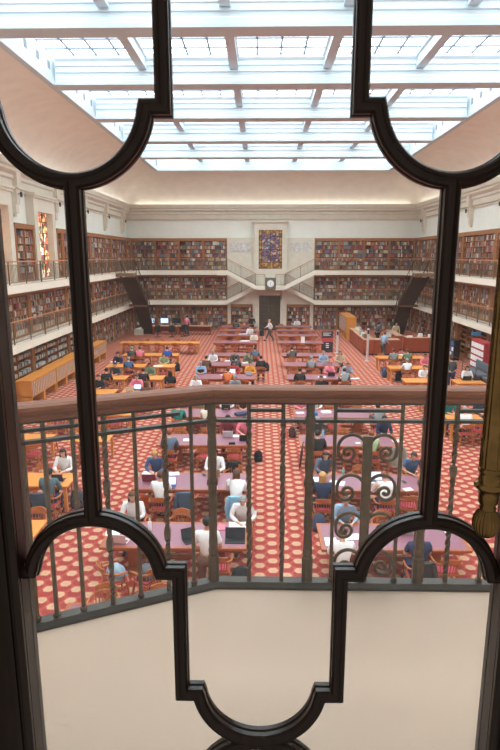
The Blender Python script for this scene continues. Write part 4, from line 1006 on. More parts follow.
# seats: (table key, side, column in the photograph or None for an empty chair, ...)
def seat(tk, side, px, label, zface=None, turn=0.0, chairlab=None, **kw):
    xc_, y0, y1 = TAB[tk]
    Y = y0-.33 if side == 'n' else y1+.33
    X = xat(px, Y, 1.2)
    rz = turn if side == 'n' else PI+turn
    OCC.setdefault((tk, side), []).append(X)
    kind = kw.pop('kind', 'sit_laptop')
    p = person(X, Y, rz, kind, label, face=True, **kw)
    chair(X, Y-.06 if side == 'n' else Y+.06, rz, 'chair under the '+' '.join((chairlab or label.split(',')[0]).split()[:13]))
    return p
S = [
 # long tables, left row
 (('L',1),'f',133,'woman in white cardigan and maroon scarf, nearest long table, far side',dict(top='white',hair='brown',style='long_hair',legs='black')),
 (('L',1),'f',243,'person in grey cap, white sleeves and black vest, bent over white paper',dict(top='white',hair='grey',style='cap',kind='sit_write',legs='black')),
 (('L',2),'f',156,'blond man in blue jumper writing at second left purple table',dict(top='blue',hair='blond',kind='sit_write')),
 (('L',2),'n',160,'dark-haired person in white T-shirt seen from behind, second left purple table',dict(top='white',sleeve='short',hair='brown',skn='tan')),
 (('L',2),'f',215,'dark-haired man in white shirt facing a patterned laptop, second left table',dict(top='white',hair='black',skn='tan')),
 (('L',2),'n',236,'long-haired woman in white top, right end of second left table',dict(top='white',hair='brown',style='long_hair',kind='sit_chin')),
 (('L',3),'n',169,'brown-haired man in slate blue shirt seen from behind, third left table',dict(top='slate blue',hair='auburn')),
 (('L',3),'f',228,'dark-haired person behind grey laptop, far side of third left table',dict(top='maroon',hair='black',skn='tan')),
 (('L',3),'f',245,'person in pink plaid at the right end of third left table',dict(top='pink',hair='dark brown',kind='sit_write')),
 (('L',4),'n',178,'dark-haired person in teal top seen from behind, fourth left table',dict(top='teal',hair='dark brown')),
 (('L',4),'n',207,'grey-haired person in white top seen from behind, fourth left table',dict(top='cream',hair='dark brown',style='long_hair')),
 (('L',4),'f',227,'person in white shirt behind open laptop, just under the handrail',dict(top='white',hair='brown')),
 (('L',4),'f',243,'person in brown top at the right end of fourth left table',dict(top='brown',hair='auburn',kind='sit_write')),
 (('L',5),'f',196,'balding man in white shirt just above the handrail corner',dict(top='white',hair='grey')),
 (('L',5),'f',235,'person in grey shirt just above the handrail, facing viewer',dict(top='grey',hair='grey')),
 (('L',6),'n',228,'person in orange shirt seen from behind with pink paper',dict(top='orange',hair='brown')),
 (('L',6),'f',201,'man in pale blue shirt behind open black laptop, left row',dict(top='pale blue',hair='grey')),
 (('L',6),'f',234,'dark-haired person in red top beside the orange shirt',dict(top='red',hair='black',skn='tan')),
 (('L',6),'f',250,'person in yellow shirt behind a laptop, end of left row table',dict(top='yellow',hair='dark brown')),
 (('L',7),'n',206,'person in brown jacket seen from behind, left row',dict(top='brown',hair='dark brown')),
 (('L',7),'n',236,'person in dark coat behind the red top, left row',dict(top='dark grey',hair='black')),
 (('L',7),'f',213,'person in grey cap and white shirt behind laptop, left row',dict(top='white',hair='grey',style='cap')),
 (('L',7),'f',235,'dark-haired person in dark green, seventh left table, far side',dict(top='dark grey',hair='dark brown')),
 (('L',7),'f',248,'person in dark green top near the aisle, seventh left table',dict(top='green',hair='dark brown',kind='sit_chin')),
 (('L',7),'n',261,'dark-clothed person at the aisle corner of seventh left table',dict(top='black',hair='black')),
 (('L',8),'n',255,'person in slate blue top beside the aisle, eighth left table',dict(top='slate blue',hair='brown')),
 (('L',9),'f',254,'person in pale shirt with papers, ninth left table by the aisle',dict(top='cream',hair='brown')),
 (('L',10),'f',250,'person in white top at tenth left table by the aisle',dict(top='white',hair='dark brown')),
 (('L',12),'n',236,'person in dark top at the furthest left table',dict(top='dark grey',hair='black')),
 # right row
 (('R',1),'f',345,'person in pale blue shirt leaning on the nearest right table',dict(top='pale blue',hair='brown',kind='sit_write')),
 (('R',1),'n',343,'brown-haired person seen from behind at nearest right table, left end',dict(top='white',hair='brown')),
 (('R',1),'n',420,'person in navy T-shirt with white print, nearest right table',dict(top='navy',sleeve='short',hair='brown',style='long_hair')),
 (('R',2),'n',323,'woman with long fair hair in navy top seen from behind, second right table',dict(top='navy',hair='blond',style='long_hair')),
 (('R',2),'f',325,'dark-haired girl in navy and white jumper facing viewer',dict(top='slate blue',hair='dark brown',style='long_hair',kind='sit_write')),
 (('R',2),'n',386,'person in white shirt with hair bun seen from behind, second right table',dict(top='white',hair='auburn',kind='sit_write')),
 (('R',2),'f',412,'man in blue T-shirt leaning on the right end of second right table',dict(top='blue',sleeve='short',hair='dark brown',kind='sit_write',skn='tan')),
 (('R',3),'n',318,'person in black coat seen from behind, third right table',dict(top='black',hair='black')),
 (('R',3),'f',317,'person with greying hair in dark grey, third right table far side',dict(top='dark grey',hair='grey',kind='sit_write')),
 (('R',3),'n',372,'person in pale green top seen from behind, third right table',dict(top='pale green',hair='auburn')),
 (('R',3),'f',384,'person in navy jumper behind the scroll ironwork, third right table',dict(top='navy',hair='black')),
 (('R',4),'f',301,'person in pink top beside the aisle under the handrail',dict(top='pink',hair='grey')),
 (('R',4),'f',315,'person in white top next to the pink one under the handrail',dict(top='white',hair='dark brown')),
 (('R',4),'n',379,'person in striped grey top seen from behind under the handrail',dict(top='grey',hair='dark brown',kind='sit_write')),
 (('R',5),'f',321,'person in black top just above the handrail, facing viewer',dict(top='black',hair='dark brown')),
 (('R',6),'n',300,'person in black jacket seen from behind, right row left end',dict(top='black',hair='black')),
 (('R',6),'f',329.5,'person in pink hoodie behind open black laptop',dict(top='pink',hair='auburn',kind='sit_laptop')),
 (('R',6),'n',345,'person in grey jacket leaning over notes, right row',dict(top='grey',hair='dark brown',kind='sit_write')),
 (('R',6),'f',347,'person in pale blue top beside the pink hoodie',dict(top='pale blue',hair='brown',kind='sit_chin')),
 (('R',7),'n',311.5,'person in pale grey shirt seen from behind, right row',dict(top='grey',hair='grey')),
 (('R',7),'f',323.5,'person in pale blue shirt, right row, far side of seventh table',dict(top='pale blue',hair='grey')),
 (('R',7),'f',340,'person with brown hair in beige, right row seventh table',dict(top='beige',hair='brown',style='long_hair')),
 (('R',8),'n',292,'person in dark jacket at the eighth right table by the aisle',dict(top='dark grey',hair='dark brown',kind='sit_write')),
 (('R',12),'f',297,'person in white shirt at the furthest right table',dict(top='white',hair='brown')),
 # left oak tables
 ('i1','n',48,'man in teal grey jumper seen from behind at left oak table',dict(top='teal grey',hair='black',skn='tan')),
 ('i1','f',64,'dark-haired woman in white cardigan behind laptop, left oak table',dict(top='white',hair='black',style='long_hair')),
 ('c','f',99,'dark-haired reader in black behind a laptop beside the catalogue',dict(top='black',hair='black')),
 ('b','n',106,'reader in black jumper seen from behind beside the catalogue',dict(top='black',hair='black')),
 ('b','f',115.5,'reader in black facing viewer beside the catalogue',dict(top='dark grey',hair='black')),
 ('a','f',118,'reader in dark top with papers, wide oak table far side',dict(top='navy',hair='black')),
 ('a','n',128,'reader in dark blue shirt seen from behind at wide oak table',dict(top='blue',hair='grey')),
 ('g','n',131.5,'reader in dark top and grey hair at the long oak table',dict(top='dark grey',hair='grey')),
 ('g','n',139.5,'reader in pale pink beside the grey-haired one',dict(top='pink',hair='brown')),
 ('g','n',167,'reader in bright blue shirt seen from behind, long oak table',dict(top='bright blue',hair='brown')),
 ('f','f',164,'reader in pale green shirt facing viewer, left area',dict(top='pale green',hair='dark brown',kind='sit_write')),
 ('d','f',150,'reader with dark hair in brown shirt, inner left oak table',dict(top='green',hair='black',skn='tan')),
 ('d','n',143,'reader in black coat seen from behind, inner left oak table',dict(top='black',hair='dark brown')),
 ('e','n',146,'brown-haired reader seen from behind just above the handrail',dict(top='brown',hair='brown',style='long_hair')),
 ('e','f',137,'reader in white and pink facing viewer just above the handrail',dict(top='pink',hair='dark brown')),
 # right oak tables
 ('r1','n',394,'reader in pale grey shirt seen from behind at right oak table',dict(top='grey',hair='brown')),
 ('r1','n',408,'reader in green shirt seen from behind at right oak table',dict(top='green',hair='brown')),
 ('r2','n',407.5,'reader in white shirt seen from behind, right oak table',dict(top='white',hair='grey')),
 ('r2','f',425,'reader in pink beside the right mullion',dict(top='pink',hair='dark brown')),
 ('r3','f',424,'reader in white at the right end oak table beside the mullion',dict(top='white',hair='brown')),
 ('s3','f',467,'dark-haired woman in white top behind black laptop, right',dict(top='white',hair='black',style='long_hair')),
 ('r5','n',466,'reader in white shirt seen from behind under the right handrail',dict(top='white',hair='grey')),
 ('r5','f',480,'reader in navy shirt at right oak table beside the brass pull',dict(top='navy',hair='dark brown')),
 ('r5','f',449,'reader in teal top half hidden by the right mullion',dict(top='teal',hair='black')),
]
for tk, side, px, lab, kw in S: seat(tk, side, px, lab, **kw)
# standing and walking people
def stand(px, py_feet, rz, lab, kind='stand', **kw):
    x, y = onz(px, py_feet, 0); return person(x, y, rz, kind, lab, **kw)
Y = 10.0; person(xat(207, Y, 1.3), Y, 0, 'stand', 'dark-haired man in plain white T-shirt standing with his back to viewer', top='white', sleeve='short', hair='black', legs='brown', skn='tan')
stand(270, 341, PI/2+.3, 'man in white shirt walking across the central aisle at the back', 'walk', top='white', hair='blond', legs='dark grey')
stand(252, 336, 0, 'person in dark coat standing at the back beside the aisle', top='black', hair='black', legs='black')
x_, y_ = onz(170, 374, 1.22); person(x_, y_+.02, .3, 'sit_back', 'dark-haired woman in black sitting alone among the left oak tables', top='black', hair='black', style='long_hair', legs='black'); chair(x_, y_-.06, .3, 'wooden chair under the dark-haired woman sitting alone in black')
stand(383, 358, -.9, 'person in pale blue shirt leaning over the service desk', top='pale blue', hair='brown', legs='dark grey')
stand(450, 391, .2, 'man in dark waistcoat standing beside the right mullion', top='dark grey', hair='brown', legs='navy')
stand(377, 345, -1.2, 'person in dark top standing behind the service desk', top='dark grey', hair='black', legs='black')
stand(395, 345, PI, 'person in pale top standing behind the service desk', top='beige', hair='dark brown', legs='black')
stand(187, 336, -.4, 'person in pink top bending by the staff computers at back left', top='pink', hair='dark brown', legs='black')
# ------------------------------------------------------------------ card catalogues
M_LABELC = mat('drawer_label', (236,228,212), .7, var=.03)
def catalogue(x_face, y0, y1, s, label, h=1.2, dep=.55, rows=8, legs=True, x_dir=1):
    """drawer face at x_face looking towards s (+1 -> +X); long side along Y"""
    r = empty('card_catalogue', (x_face, y0, .001)); tag(r, label, 'cabinet', 'card catalogues')
    L = y1-y0; xi = -s*dep; a, b = sorted((xi, 0)); m = MB(); zb = .44
    m.box(a, b, 0, L, zb, h-.03); m.box(a-.02, b+.02, -.015, L+.015, h-.03, h)
    m.box(a-.008, b+.008, 0, L, zb, zb+.05); m.build('body', M_OAKC, r)
    n = max(1, round(L/1.5))
    for k in range(n+1):
        yy = L*k/n; ya = max(0, yy-.12); yb = min(L, yy+.12); MB().box(a+.02, b-.02, ya+.002, yb-.002, 0, zb-.002).build('leg', M_OAKC, r)
    dr = MB(); lb = MB(); cols = int((L-.1)/.19)
    for i in range(cols):
        for j in range(rows):
            ya = .05+(L-.1)*i/cols; yb = .05+(L-.1)*(i+1)/cols; za = zb+.06+(h-.1-zb-.06)*j/rows; zc = zb+.06+(h-.1-zb-.06)*(j+1)/rows
            x0, x1 = sorted((s*.0, s*.012)); dr.box(x0, x1, ya+.012, yb-.012, za+.010, zc-.010)
            x0, x1 = sorted((s*.0121, s*.015)); lb.box(x0, x1, ya+.045, yb-.045, za+.022, zc-.02)
    tag(dr.build('drawers', mat('drawer_oak', (156,88,44), .5, var=.1), r), kind='stuff'); tag(lb.build('drawer_labels', M_LABELC, r), kind='stuff')
    return r
cy = 24.35
for i, nm in enumerate(['nearest', 'second', 'third', 'fourth']):
    catalogue(-10.12, cy+3.12*i, cy+3.12*i+3.06, 1, 'orange oak card catalogue along the left wall, %s of the line' % nm, dep=.52)
    catalogue(-10.98, cy+.25+3.12*i, cy+3.12*i+3.0, -1, 'orange oak card catalogue backing onto the %s one, wall side' % nm, dep=.3, h=1.1, rows=6)
catalogue(6.9, 45.9, 50.2, -1, 'tall oak card catalogue standing at the back right', h=1.75, dep=.8, rows=11)

# ------------------------------------------------------------------ service desk at right
M_DESK = mat('desk_mahogany', (158,76,48), .4, var=.12, scale=4, stretch=(1,1,5))
M_DTOP = mat('desk_top', (196,150,120), .45, var=.05)
def counter(x0, x1, y0, y1, label, h=1.08):
    r = empty('service_desk', ((x0+x1)/2, (y0+y1)/2, .001)); tag(r, label, 'desk', 'mahogany service desks'); hx = (x1-x0)/2; hy = (y1-y0)/2
    MB().box(-hx+.03, hx-.03, -hy+.03, hy-.03, 0, .1).build('plinth', M_BLACK, r)
    m = MB(); m.box(-hx, hx, -hy, hy, .101, h-.04)
    n = max(1, round((x1-x0)/.7)); 
    for k in range(n): m.box(-hx+2*hx*k/n+.05, -hx+2*hx*(k+1)/n-.05, -hy-.015, -hy, .2, h-.12)
    n = max(1, round((y1-y0)/.7))
    for k in range(n): m.box(-hx-.015, -hx, -hy+2*hy*k/n+.05, -hy+2*hy*(k+1)/n-.05, .2, h-.12)
    m.build('panelled_front', M_DESK, r); MB().box(-hx-.04, hx+.04, -hy-.04, hy+.04, h-.04, h, c=.006).build('desktop', M_DTOP, r)
    return r
counter(6.98, 7.7, 38.3, 44.6, 'long mahogany service desk along the right side of the aisle')
counter(7.72, 9.35, 38.2, 38.95, 'mahogany service desk facing the viewer with papers on top')
counter(10.1, 12.1, 39.2, 40.2, 'mahogany service desk with white boxes, right')
counter(9.6, 10.06, 40.3, 43.5, 'mahogany side desk between the two service desks')
def book_like(name, x, y, z, w, d, h, rz, m, label, cat, group=None):
    o = MB().box(-w/2, w/2, -d/2, d/2, 0, h).build(name, m, None, (x, y, z+.001), rz); tag(o, label, cat, group); return o
for k in range(12):
    y = 38.9+k*.45; c_ = random.randrange(16)
    book_like('book_stack', 7.32+random.uniform(-.12,.12), y, 1.08, .26, .22, random.uniform(.06,.28), random.uniform(-.3,.3), BMAT[random.choice([13,9,7,2,5])], 'stack of books on the long service desk, %s from the front' % ordn(k), 'books', 'book stacks on the service desk')
for k in range(5): book_like('paper_stack', 10.4+.35*k, 39.6+.1*(k % 2), 1.08, .24, .3, .08+.08*(k % 3), random.uniform(-.3,.3), [M_PAPER, BMAT[12]][k % 2], '%s %s on the right service desk, %s from its left end' % (['white','brown'][k % 2], ['paper pile','box'][k % 2], ORD[k]), 'papers')
# slim white security posts
def slim_post(px, py, h, lab):
    x, y = onz(px, py); r = empty('security_post', (x, y, .001)); tag(r, lab, 'post', 'slim white security posts')
    MB().lathe([(.16,0),(.16,.02),(.05,.03)], 14).build('base', M_STEEL, r); MB().box(-.07, .07, -.04, .04, .031, h, c=.015).build('column', M_STEEL, r); MB().box(-.055, .055, -.046, -.041, h-.35, h-.1).build('panel', M_BLACK, r)
for k, (x_, y_) in enumerate(((7.25, 39.2), (7.25, 41.4), (8.6, 38.6))):
    r = empty('computer_monitor', (x_, y_, 1.081), [PI/2, PI/2, PI][k]); tag(r, 'pale-backed monitor on the service desk, %s' % ['front end of the long side', 'middle of the long side', 'on the side facing the viewer'][k], 'monitor', 'service desk monitors')
    MB().box(-.12, .12, -.08, .08, 0, .02).build('foot', M_STEEL, r); MB().box(-.03, .03, 0, .02, .02, .16).build('stem', M_STEEL, r); b = MB().box(-.27, .27, -.02, .02, .12, .46, c=.006).build('casing', M_STEEL, r); MB().box(-.25, .25, -.024, -.0201, .14, .44).build('screen', M_DSCREEN, b)
slim_post(367, 361, 2.1, 'tall slim white security post in front of the service desk')
slim_post(337, 353, 1.6, 'slim white security post nearer the centre aisle')
# pull-up banner, dark with a red band and small white lines
x, y = onz(327, 352); r = empty('pull_up_banner', (x, y, .001)); tag(r, 'dark pull-up banner with a red band behind right tables', 'banner')
MB().box(-.42, .42, -.1, .1, 0, .07, c=.01).build('base', M_BLACK, r); MB().box(-.4, .4, -.01, .01, .07, 1.45).build('sheet', mat('banner_dark', (66,50,60), .7), r)
MB().box(-.4, .4, -.014, -.0101, .72, .98).build('red_band', mat('banner_red', (196,70,76), .7), r)
m = MB()
for k, (a, b) in enumerate([(-.3,.2),(-.3,.1),(-.3,.25)]): m.box(a, b, -.014, -.0101, 1.16+.08*k, 1.19+.08*k)
for k in range(3): m.box(-.1, .12, -.014, -.0101, .3+.13*k, .36+.13*k)
m.build('white_lines', M_PAPER, r)
x, y = onz(302, 341, .76); 
r = empty('table_sign', (x, TAB[('R',9)][1]+.3, .765)); tag(r, 'upright white notice standing on a right table at the back', 'sign'); MB().box(-.14, .14, -.06, .06, 0, .02).build('base', M_PAPER, r); MB().box(-.13, .13, -.008, .008, .02, .42).build('sheet', M_PAPER, r)
# staff computers back left
def computer(px, py, lab, lit=True):
    x, y = onz(px, py, .95); y = min(y, 49.3); r = empty('computer_monitor', (x, y, .751)); tag(r, lab, 'monitor', 'computers on the back left staff desks')
    MB().box(-.13, .13, -.08, .08, 0, .015).build('foot', M_BLACK, r); MB().box(-.03, .03, -.0, .02, .015, .2).build('stem', M_BLACK, r)
    b = MB().box(-.36, .36, -.02, .02, .12, .58, c=.006).build('casing', M_BLACK, r); MB().box(-.33, .33, -.024, -.0201, .15, .55).build('screen', M_SCREEN if lit else M_DSCREEN, b)
def staffdesk(x0, x1, y0, lab):
    r = empty('staff_desk', ((x0+x1)/2, y0+.4, .001)); tag(r, lab, 'desk', 'staff desks at the back left'); h = (x1-x0)/2
    MB().box(-h, h, -.4, .4, .72, .75, c=.004).build('desktop', M_DTOP, r); MB().box(-h+.05, h-.05, .34, .37, .2, .719).build('modesty_panel', M_DESK, r)
    for s in (-1, 1): MB().box(s*(h-.1)-.03, s*(h-.1)+.03, -.35, .33, 0, .719).build('leg', M_DESK, r)
staffdesk(-9.3, -7.15, 48.2, 'staff desk with two lit screens at the back left'); staffdesk(-7.1, -4.2, 48.2, 'staff desk with dark screens at the back left')
for px, lab, lit in ((151,'left lit white monitor on the staff desk',True),(165,'right lit white monitor on the staff desk',True),(177,'dark monitor beside the lit ones',False),(189,'dark monitor nearest the back bookcases',False)):
    r = computer(px, 322, lab, lit)
def office_chair(px, py, lab, rz=0):
    x, y = onz(px, py); r = empty('office_chair', (x, y, .001), rz); tag(r, lab, 'chair', 'black office chairs')
    m = MB()
    for k in range(5): a = 2*PI*k/5; m.tube([(0,0,.1),(.28*math.cos(a), .28*math.sin(a), .04)], .02, 5)
    m.build('base', M_BLACK, r); MB().tube([(0,0,.09),(0,0,.45)], .025, 8).build('stem', M_BLACK, r)
    MB().box(-.24, .24, -.23, .23, .45, .53, c=.03).build('seat', M_BLACKF, r); MB().box(-.22, .22, -.27, -.21, .58, 1.05, c=.025).build('backrest', M_BLACKF, r)
for k, (px, py) in enumerate([(158,337.5),(172,337.5),(184,337.0)]): office_chair(px, py, 'black office chair at the staff desks, %s from the left' % ORD[k], .2)
o = empty('storage_crate', onz(139, 335)+(.001,)); tag(o, 'pale bin of papers at the foot of the left steel stair', 'box')
MB().box(-.35, .35, -.25, .25, 0, .5, c=.02).build('bin', mat('pale_bin', (206,196,176), .7), o)
for k in range(3): MB().box(-.25+.17*k, -.12+.17*k, -.18, .18, .5, .56+.05*k).build('papers', M_PAPER, o)
# right wall, ground: display stand and grey benches, barrier rail
r = empty('magazine_display', (12.55, 32.2, .001), PI/2); tag(r, 'red display stand with white pamphlets under the right gallery', 'display')
MB().box(-1.0, 1.0, -.25, .25, 0, 1.9, c=.01).build('case', mat('display_red', (176,52,58), .6), r)
for k in range(4):
    for q in range(5): MB().box(-.9+.37*q, -.6+.37*q, .255, .275, .35+.38*k, .62+.38*k).build('pamphlet', M_PAPER, r)
for k, y in enumerate((28.2, 30.8)):
    r = empty('bench', (11.9, y, .001)); tag(r, 'grey upholstered bench by the right wall, %s' % ['nearer one', 'farther one'][k], 'bench', 'grey benches')
    MB().box(-.35, .35, -1.1, 1.1, .3, .45, c=.03).build('seat', M_GREY, r); MB().box(.25, .38, -1.1, 1.1, .46, .9, c=.03).build('backrest', M_GREY, r); MB().box(-.3, .33, -1.05, 1.05, 0, .299).build('base', M_BLACK, r)
r = empty('pamphlet_rack', (12.6, 37.3, .001), PI/2); tag(r, 'dark rack of blue and white pamphlets under the right gallery', 'display')
MB().box(-.9, .9, -.2, .2, 0, 1.3, c=.01).build('case', M_BLACK, r)
for k in range(3):
    for q in range(5): MB().box(-.82+.33*q, -.54+.33*q, .205, .225, .25+.34*k, .5+.34*k).build('pamphlet', [BMAT[8], M_PAPER, mat('pamphlet_blue', (60,110,190), .6)][(k+q) % 3], r)
r = empty('barrier_rail', (11.1, 21, .001)); tag(r, 'thin dark barrier rail running along the right side of the hall', 'railing')
MB().tube([(0,0,.95),(0,14,.95)], .022, 6).build('rail', M_DKMETAL, r)
for k in range(8): MB().tube([(0,2*k,.0),(0,2*k,.94)], .018, 6).build('post', M_DKMETAL, r)
r = empty('hanging_sign', (12.7, 33.6, 2.02)); tag(r, 'small blue sign hanging under the right gallery edge', 'sign')
MB().box(-.3, .3, -.015, .015, -.02, .2).build('plate', mat('sign_blue', (70,140,190), .5), r)
for s in (-1, 1): MB().tube([(s*.25,0,.2),(s*.25,0,.328)], .006, 5).build('cord', M_STEEL, r)

# ------------------------------------------------------------------ things on and around the tables
TT = .7635
def at_table(px, py, z=TT): return onz(px, py, z)
def sheet(px, py, lab, w=.21, d=.3, rz=0.0, n=1, m=None):
    x, y = at_table(px, py); r = book_like('paper', x, y, TT-.001, w, d, .004*n, rz, m or M_PAPER, lab, 'paper'); return r
def laptop(px, py, lab, rz=0, col=None, scr=None, w=.33):
    """lid opens away from its user; rz=0 means the user sits on the near side"""
    x, y = at_table(px, py); r = empty('laptop', (x, y, TT), rz); tag(r, lab, 'laptop', 'laptops'); m = col or M_BLACK
    b = MB().box(-w/2, w/2, -.12, .11, 0, .016, c=.003).build('base', m, r); MB().box(-w/2+.02, w/2-.02, -.03, .09, .0161, .018).build('keyboard', M_BLACK, b)
    T = Matrix.Translation((0, .115, .012)) @ Matrix.Rotation(-.28, 4, 'X')
    l = MB().box(-w/2, w/2, -.005, .005, 0, .22, M=T).build('lid', m, r); MB().box(-w/2+.012, w/2-.012, -.0065, -.0051, .012, .208, M=T).build('screen', scr or M_SCREEN, l)
    return r
def bottle(px, py, lab, m=None, h=.24, z=TT, r_=.035):
    x, y = onz(px, py, z) if z else onz(px, py); r = empty('bottle', (x, y, z)); tag(r, lab, 'bottle', 'bottles and cups')
    MB().lathe([(r_*.96,0),(r_,.01),(r_,h*.72),(r_*.45,h*.86)], 14).build('body', m or M_PAPER, r); MB().lathe([(r_*.5,h*.861),(r_*.5,h)], 12).build('cap', M_STEEL, r)
def bag(x, y, lab, m=None, rz=0, s=1.0):
    r = empty('backpack', (x, y, .001), rz); tag(r, lab, 'bag', 'bags on the floor and chairs'); m = m or M_BLACKF
    q = MB(); rs = []
    for z, a, b in ((0,.15,.09),(.05,.17,.12),(.25,.17,.13),(.38,.14,.10),(.45,.08,.06),(.47,.03,.03)):
        rs.append([(a*s*(abs(math.cos(t))**.6)*(1 if math.cos(t) > 0 else -1), b*s*(abs(math.sin(t))**.6)*(1 if math.sin(t) > 0 else -1), z*s) for t in [2*PI*k/14 for k in range(14)]])
    q.rings(rs); q.build('sack', m, r); MB().box(-.11*s, .11*s, -.17*s, -.115*s, .05*s, .23*s, c=.02*s).build('pocket', m, r)
    for k in (-1, 1): MB().tube([(k*.09*s,.11*s,.06*s),(k*.10*s,.19*s,.2*s),(k*.08*s,.10*s,.4*s)], .012*s, 5).build('strap', m, r)
def jacket(x, y, rz, lab, m, z=0, k_=.72):
    """garment draped over a chair back at its rear side"""
    r = empty('jacket', (x, y, z), rz); tag(r, lab, 'jacket', 'jackets over chair backs')
    q = MB(); rs = []
    for i in range(9):
        t = i/8; z = .93-.62*t if i else .90
        ring = []
        for k in range(16):
            a = 2*PI*k/16; wv = 1+.10*math.sin(a*5+i*.9)*t
            ring.append((.27*k_*math.cos(a)*wv*(1-.1*t)+.03*t*math.sin(i*1.7), -.32+(.05+.035*t)*math.sin(a)*wv, z))
        rs.append(ring)
    q.rings(rs); q.build('body', m, r)
    for k in (-1, 1): MB().tube([(k*.24*k_,-.33,.86),(k*.31*k_,-.37,.62),(k*.25*k_,-.36,.36+.05*k)], [.05,.05,.04], 8).build('sleeve', m, r)
C_ = lambda n, c: mat(n, c, .85, var=.1, scale=12)
laptop(121, 541, 'pale pink laptop open at the left end of nearest purple table', PI-.15, mat('rose_metal', (232,196,200), .4), None)
sheet(113, 533, 'white pages beside the pale pink laptop', .3, .22, .2, 3)
bottle(150, 530, 'white bottle beside the woman in maroon scarf', h=.26, r_=.04)
laptop(235, 541, 'large black laptop before the standing man in white T-shirt', 0, M_BLACK, M_DSCREEN, .42)
laptop(191, 541, 'black laptop left of the standing man in white T-shirt', .5, M_BLACK, M_DSCREEN, .32)
sheet(238, 525, 'white paper under the hands of person in grey cap', .4, .28, .05, 2)
book_like('folder', *at_table(218, 528), TT-.001, .3, .24, .02, .1, mat('pink_folder', (240,120,140), .7), 'bright pink folder beside the large black laptop', 'folder')
laptop(150, 480, 'maroon laptop seen from its back on second left table', PI, mat('maroon_lid', (132,52,66), .5), None, .36)
laptop(169, 487, 'dark blue laptop with a white sticker on second left table', 0, mat('blue_lid', (60,64,110), .5), None, .34)
sheet(173, 474, 'open white papers between the blond man and chair', .34, .24, .2, 3); sheet(148, 473, 'white writing pad in front of the blond man', .3, .22, -.1, 2)
bottle(138, 477, 'clear drinking glass at left end of second table', M_STEEL, .16)
laptop(214, 475, 'laptop with colourful stickers before man in white shirt', PI, mat('sticker_lid', (190,150,110), .5, var=.5, scale=30), None, .34)
book_like('phone', *at_table(204, 475), TT-.001, .09, .17, .01, .3, M_BLACK, 'black phone left of the colourful laptop', 'phone')
book_like('tablet', *at_table(213, 480), TT-.001, .22, .16, .01, 0, M_BLACK, 'black tablet in front of the colourful laptop', 'tablet')
bottle(216, 489, 'white paper cup on second left table front edge', h=.13, r_=.045)
laptop(228, 436, 'silver laptop before the person in maroon, third left table', PI, M_STEEL, None, .34)
laptop(245, 440, 'black laptop before the pink plaid shirt', PI, M_BLACK, None, .36)
bottle(211, 436, 'tall white bottle on third left table', h=.3, r_=.045)
book_like('pencil_case', *at_table(232, 444), TT-.001, .2, .1, .06, .1, M_BLACK, 'dark pencil case at front edge of third left table', 'case')
sheet(236, 436, 'white papers between the silver and black laptops', .3, .22, 0, 2)
laptop(226, 409, 'black laptop before white shirt, fourth left table', PI, M_BLACK)
book_like('folded_jacket', *at_table(242, 415), TT-.001, .5, .3, .09, .5, C_('navy_cloth', (52,60,92)), 'navy jacket lying on the fourth left table', 'jacket')
sheet(188, 440, 'white sheets at the left end of third left table', .3, .24, .1, 3); sheet(150, 440, 'white bag-like packet at left edge of third left table', .2, .15, .3, 14) if False else None
laptop(201, 373, 'black laptop before pale blue shirt, sixth left table', PI, M_BLACK); laptop(249, 375, 'grey laptop before the yellow shirt', PI, M_STEEL)
sheet(223, 375, 'pink paper held beside the orange shirt', .3, .3, 0, 2, mat('pink_paper', (240,170,190), .8)); laptop(232, 374, 'pale laptop behind the orange shirt', 0, M_STEEL)
laptop(216, 360, 'black laptop before grey cap, left row', PI, M_BLACK); sheet(229, 361, 'white papers beside the black laptop, left row', .4, .25, .1, 3); sheet(246, 363, 'white papers by the aisle, left row', .4, .25, 0, 3)
sheet(245, 341, 'open newspaper on the ninth left table', .7, .4, .1, 3); sheet(243, 334, 'white papers on the tenth left table', .6, .3, 0, 3)
# right row
laptop(405, 532, 'silver laptop with lilac screen on nearest right table', PI-.2, M_STEEL); sheet(437, 521, 'large white paper, left of two, right end of nearest table', .42, .3, .2, 2); sheet(454, 530, 'large white paper, right of two, right end of nearest table', .5, .32, .15, 2)
sheet(352, 537, 'white paper under the pale blue sleeve', .35, .25, .1, 2)
sheet(331, 542, 'white pages at left end of nearest right table', .25, .35, 0, 2); 
sheet(316, 480, 'open white book at left end of second right table', .3, .3, .1, 5); sheet(337, 483, 'white paper beside the woman in navy', .4, .3, -.3, 2)
bottle(343, 476, 'small teal bottle on second right table', mat('teal_bottle', (110,190,180), .3), .25)
laptop(377, 482, 'white laptop before the person with hair bun', 0, M_STEEL)
book_like('phone', *at_table(404, 482), TT-.001, .09, .17, .01, .2, M_BLACK, 'black phone before man in blue T-shirt', 'phone')
sheet(408, 490, 'crumpled white papers near man in blue T-shirt', .22, .16, .3, 6)
bottle(323, 437, 'clear blue bottle on third right table', mat('blue_bottle', (130,190,220), .3), .26); bottle(313, 441, 'white bottle at left end of third right table', None, .24)
sheet(358, 443, 'small white note on the third right table', .16, .12, .2); sheet(398, 441, 'white sheets at right end of third right table', .36, .24, .1, 2)
sheet(300, 413, 'white papers by the aisle, fourth right table', .3, .2, .2, 4); sheet(326, 413, 'crumpled white cloth on fourth right table', .35, .25, .2, 16); book_like('purse', *at_table(314, 415), TT-.001, .25, .2, .1, 0, C_('blue_cloth', (50,120,170)), 'blue bag on the fourth right table', 'bag')
laptop(331, 376, 'black laptop before the pink hoodie', PI, M_BLACK); sheet(322, 377, 'white papers left of the pink hoodie laptop', .4, .25, 0, 2); sheet(355, 378.5, 'white papers at right end below pale blue top', .4, .2, .1, 3)
sheet(342, 378, 'open notebook beside the pink hoodie laptop', .4, .3, .3, 4)
